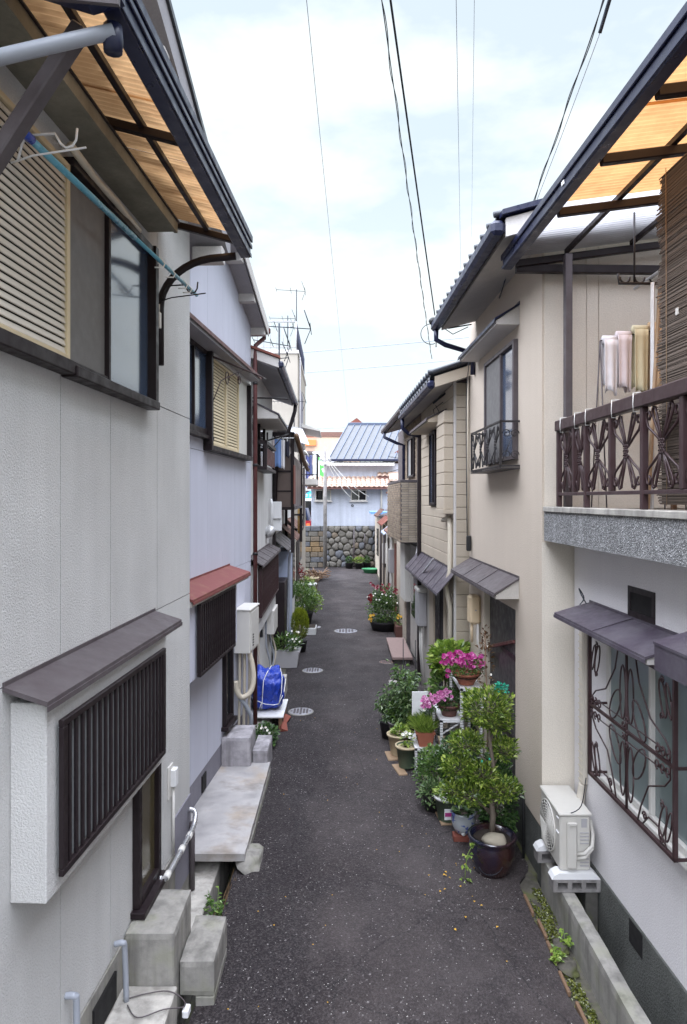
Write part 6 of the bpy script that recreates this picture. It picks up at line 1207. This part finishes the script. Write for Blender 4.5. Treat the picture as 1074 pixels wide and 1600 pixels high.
s_ = MB().tube([(-.24, -.22, .22), (-.12, -.30, .17), (.0, -.325, .13), (.12, -.33, .12), (.20, -.31, .13), (.26, -.1, .25), (.27, .1, .4)], .006, 5).tube([(-.06, -.28, .04), (-.05, -.325, .15), (-.04, -.33, .3), (-.03, -.31, .48), (.02, -.22, .59), (.06, .0, .63)], .006, 5).tube([(.20, -.31, .13), (.235, -.27, .3), (.24, -.2, .5), (.2, -.05, .6)], .006, 5).tube([(-.06, -.33, .15), (-.09, -.345, .05)], .004, 5); s_.build('string', 'white_wire', t)
t = thing('white_pallet', 'white slatted board under the blue tarpaulin bundle', 'board', (-1.16, 10.5, 0))
for k in range(6): MB().box(-.27, .27, -.42+k*.15, -.28+k*.15, .165, .19, .004).build('slat', 'white_metal', t)
MB().box(-.25, -.2, -.4, .45, .0, .165).box(.2, .25, -.4, .45, .0, .165).build('runner', 'wood_brown', t)
o = MB().box(-.2, .2, -.25, .25, 0, .3, .01).build('paving_block', 'concrete_pale'); o.location = (-1.2, 11.9, -.01); tag(o, 'pale concrete block just beyond the blue tarpaulin', 'block')
for i, (y, a) in enumerate(((10.1, .3), (10.45, -.2))): o = MB().box(-.05, .05, -.1, .1, 0, .06, .004).build('brick', 'brick_red'); o.location = (-.90, y, .0); o.rotation_euler = (.3, .4, a); tag(o, ['red brick leaning against the white board, nearer one', 'red brick leaning against the white board, farther one'][i], 'brick', 'bricks by the white board')
t = thing('ground_shrub', 'low dark shrub with small white flowers beyond the clean steps', 'shrub', (-1.08, 9.45, 0)); cascade(t, (0, 0, .12), (.15, .30, .13), 520, .05, .035, 'leaf_dark'); flowers(t, [(P.uniform(-.1, .1), P.uniform(-.25, .15), .25) for _ in range(6)], .02, 'flower_white', 'petal_yellow')
t = thing('planter_trough', 'grey plastic planter trough with mixed green leaves on the left', 'planter', (-1.16, 14.0, 0)); MB().prism([(-.22, 0), (.22, 0), (.26, .3), (.28, .3), (.28, .33), (-.28, .33), (-.28, .3), (-.26, .3)], 1, -.25, .25).build('trough', 'grey_plastic', t); MB().box(-.25, .25, -.22, .22, .28, .31).build('soil', 'soil', t); cascade(t, (0, -.05, .45), (.27, .22, .16), 420, .11, .03, 'leaf_mid', up=.8); flowers(t, [(P.uniform(0, .3), -.2, P.uniform(.35, .75)) for _ in range(12)], .025, 'flower_white', 'petal_yellow')
t = thing('thuja_shrub', 'rounded yellow green conifer behind the grey planter trough', 'shrub', (-.97, 15.2, 0)); m = MB()
MB().lathe([(.12, 0), (.16, .24), (.17, .26), (.14, .26)], 18).build('pot', 'pot_black', t)
for _ in range(4200):
    d = Vector((P.gauss(0, 1), P.gauss(0, 1), P.gauss(0, 1))).normalized(); k = P.uniform(.75, 1.0); p = Vector((d.x*.19*k, d.y*.19*k, .62+d.z*.36*k)); m.leaf(p, d+Vector((0, 0, 1.2)), .05, .010, P, 0)
m.build('foliage', 'leaf_thuja', t); MB().tube([(0, 0, .2), (0, 0, .6)], .02, 6).build('stem', 'bark', t)
t = thing('leafy_bush', 'loose green leafy bush on the left beyond the conifer', 'shrub', (-1.15, 18.6, 0)); MB().lathe([(.25, 0), (.32, .3), (.34, .33), (.3, .33)], 20).build('pot', 'pot_black', t); cascade(t, (0, 0, .75), (.42, .45, .42), 2100, .075, .03, 'leaf_mid', shell=.2); cascade(t, (.3, .3, .55), (.28, .3, .28), 600, .07, .04, 'leaf_light', shell=.2)
t = thing('white_planter', 'white rimmed trough below the loose green bush', 'planter', (-.85, 17.3, 0)); MB().box(-.16, .16, -.25, .25, 0, .18, .01).build('trough', 'pot_white', t); MB().box(-.14, .14, -.23, .23, .18, .183).build('soil', 'soil', t)
for i, (x, y, w_, h, mt, lb) in enumerate(((-.98, 21.3, .36, .45, 'pot_white', 'white bucket shaped planter on the left, beyond the green bush'), (-1.15, 22.6, .5, .62, 'white_metal', 'white plastic stand on the left near the far sheds'), (-1.15, 25.4, .45, .5, 'pot_cream', 'cream tub on the left near the end of the lane'))):
    t = thing('storage_tub', lb, 'tub', (x, y, 0), 0, 'white tubs on the left'); MB().lathe([(w_*.35, 0), (w_*.5, h-.06), (w_*.54, h-.05), (w_*.54, h), (w_*.46, h), (w_*.44, h-.05)], 18).build('tub', mt, t); cascade(t, (0, 0, h+.06), (w_*.35, w_*.35, .14), 90, .08, .05, 'leaf_light' if i < 2 else 'leaf_brown')
t = thing('branch_pile', 'untidy brown heap of cut branches at the far left', 'branches', (-1.15, 28.5, 0)); m = MB()
for _ in range(60): a = P.uniform(0, PI); m.tube([(P.uniform(-.3, .3), P.uniform(-.8, .8), P.uniform(.02, .4)), (P.uniform(-.3, .3)+.4*math.cos(a), P.uniform(-.8, .8)+.5*math.sin(a), P.uniform(.05, .5))], .02, 4)
m.build('branches', 'wood_brown', t)
t = thing('red_plants', 'dark red leaved plants against the far left sheds', 'potted plant', (-1.3, 20.3, 0)); cascade(t, (0, 0, .9), (.16, .25, .5), 320, .08, .04, 'petal_red'); MB().lathe([(.12, 0), (.17, .3), (.14, .3)], 16).build('pot', 'pot_white', t); MB().tube([(0, 0, .2), (0, 0, 1.0)], .02, 5).build('stem', 'bark', t)
# ------------------------------------------------------------------ overhead wires
def wire(lb, pts, r, mat='wire_dark', twist=0.0, sag=0.0, cat='cable'):
    p0, p1 = Vector(pts[0]), Vector(pts[-1]); n = 40; m = MB(); L_ = []
    for i in range(n+1):
        u = i/n; p = p0.lerp(p1, u); p.z -= sag*4*u*(1-u); L_.append(p)
    m.tube(L_, r, 5)
    if twist:
        d = (p1-p0).normalized(); a = d.orthogonal().normalized(); b_ = d.cross(a); k = 240; T_ = []
        for i in range(k+1):
            u = i/k; p = p0.lerp(p1, u); p.z -= sag*4*u*(1-u); t_ = u*(p1-p0).length*8; T_.append(p+(a*math.cos(t_)+b_*math.sin(t_))*twist)
        m.tube(T_, r*.8, 4)
    o = m.build('overhead_wire', mat); tag(o, lb, cat, 'overhead wires')
wire('thick dark cable running from above to the beige house gutter', [(-.29, 1.0, 6.71), (1.15, 8.6, 5.72)], .0075, 'wire_dark', 0, .02)
wire('twisted dark cable just left of the thick cable, ending at the board house', [(-.27, 1.0, 6.49), (1.55, 12.0, 5.87)], .0035, 'wire_dark', .009, .02)
wire('thin pale wire farthest left, falling to the end house roof', [(-.26, 1.0, 6.2), (.285, 38.2, 7.67)], .0022, 'wire_grey', 0, .0)
wire('thin straight wire right of the thick cable', [(.135, 1.0, 5.9), (2.06, 12.0, 7.45)], .0022, 'wire_grey', 0, .0)
wire('thinnest wavy wire, second right of the thick cable', [(.21, 1.0, 5.69), (2.25, 12.0, 8.01)], .0016, 'wire_grey', 0, .03)
wire('twisted cable slanting down past the right awning to the beige house', [(1.45, 2.6, 6.62), (1.685, 7.4, 5.58)], .004, 'wire_dark', .009, .02)
wire('short thick black cable end at the top right', [(1.60, 3.5, 6.75), (1.54, 4.1, 6.2)], .012, 'wire_dark')
wire('thin wire beside the slanting twisted cable', [(1.54, 4.1, 6.2), (1.66, 7.3, 5.6)], .0025, 'wire_grey', 0, .04)
wire('upper pair of level wires crossing the lane far behind', [(-6, 44, 12.6), (14, 40, 13.6)], .025, 'wire_grey', 0, .1); wire('lower level wire crossing the lane far behind', [(-6, 44, 11.3), (14, 40, 12.3)], .022, 'wire_grey', 0, .1); wire('lowest level wire crossing just above the end house roof', [(-6, 46, 8.0), (14, 44, 8.7)], .02, 'wire_grey', 0, .05)
for i in range(3): wire(['left of three white service wires hanging from the utility pole', 'middle of three white service wires hanging from the utility pole', 'right of three white service wires hanging from the utility pole'][i], [(-.80+.1*i, 33.3, 5.2), (.35+.45*i, 34.0, 3.5+.02*i)], .018, 'white_wire', 0, .18)
# cable brackets on the beige house corner
t = fthing('C', 8.7, 'cable_bracket', 'knot of insulators and cable loops at the beige house gutter corner', 'bracket', x0=-.5, z0=5.55); MB().tube(arc((-.58, 5.50), .13, 60, 300, 14, 'xz', 8.7), .005, 5).tube([(-.56, 8.7, 5.68), (-.35, 8.72, 5.58), (-.05, 8.75, 5.64)], .009, 5).tube([(-.45, 8.7, 5.6), (-.3, 8.7, 5.5), (-.1, 8.72, 5.6)], .006, 5).build('cable_loop', 'wire_dark', t); MB().blob((-.56, 8.68, 5.66), (.05, .05, .05)).build('insulator', 'black_rubber', t); MB().tube([(-.52, 8.68, 5.45), (-.52, 8.68, 5.33)], .01, 5).build('clip', 'pale_plastic', t)
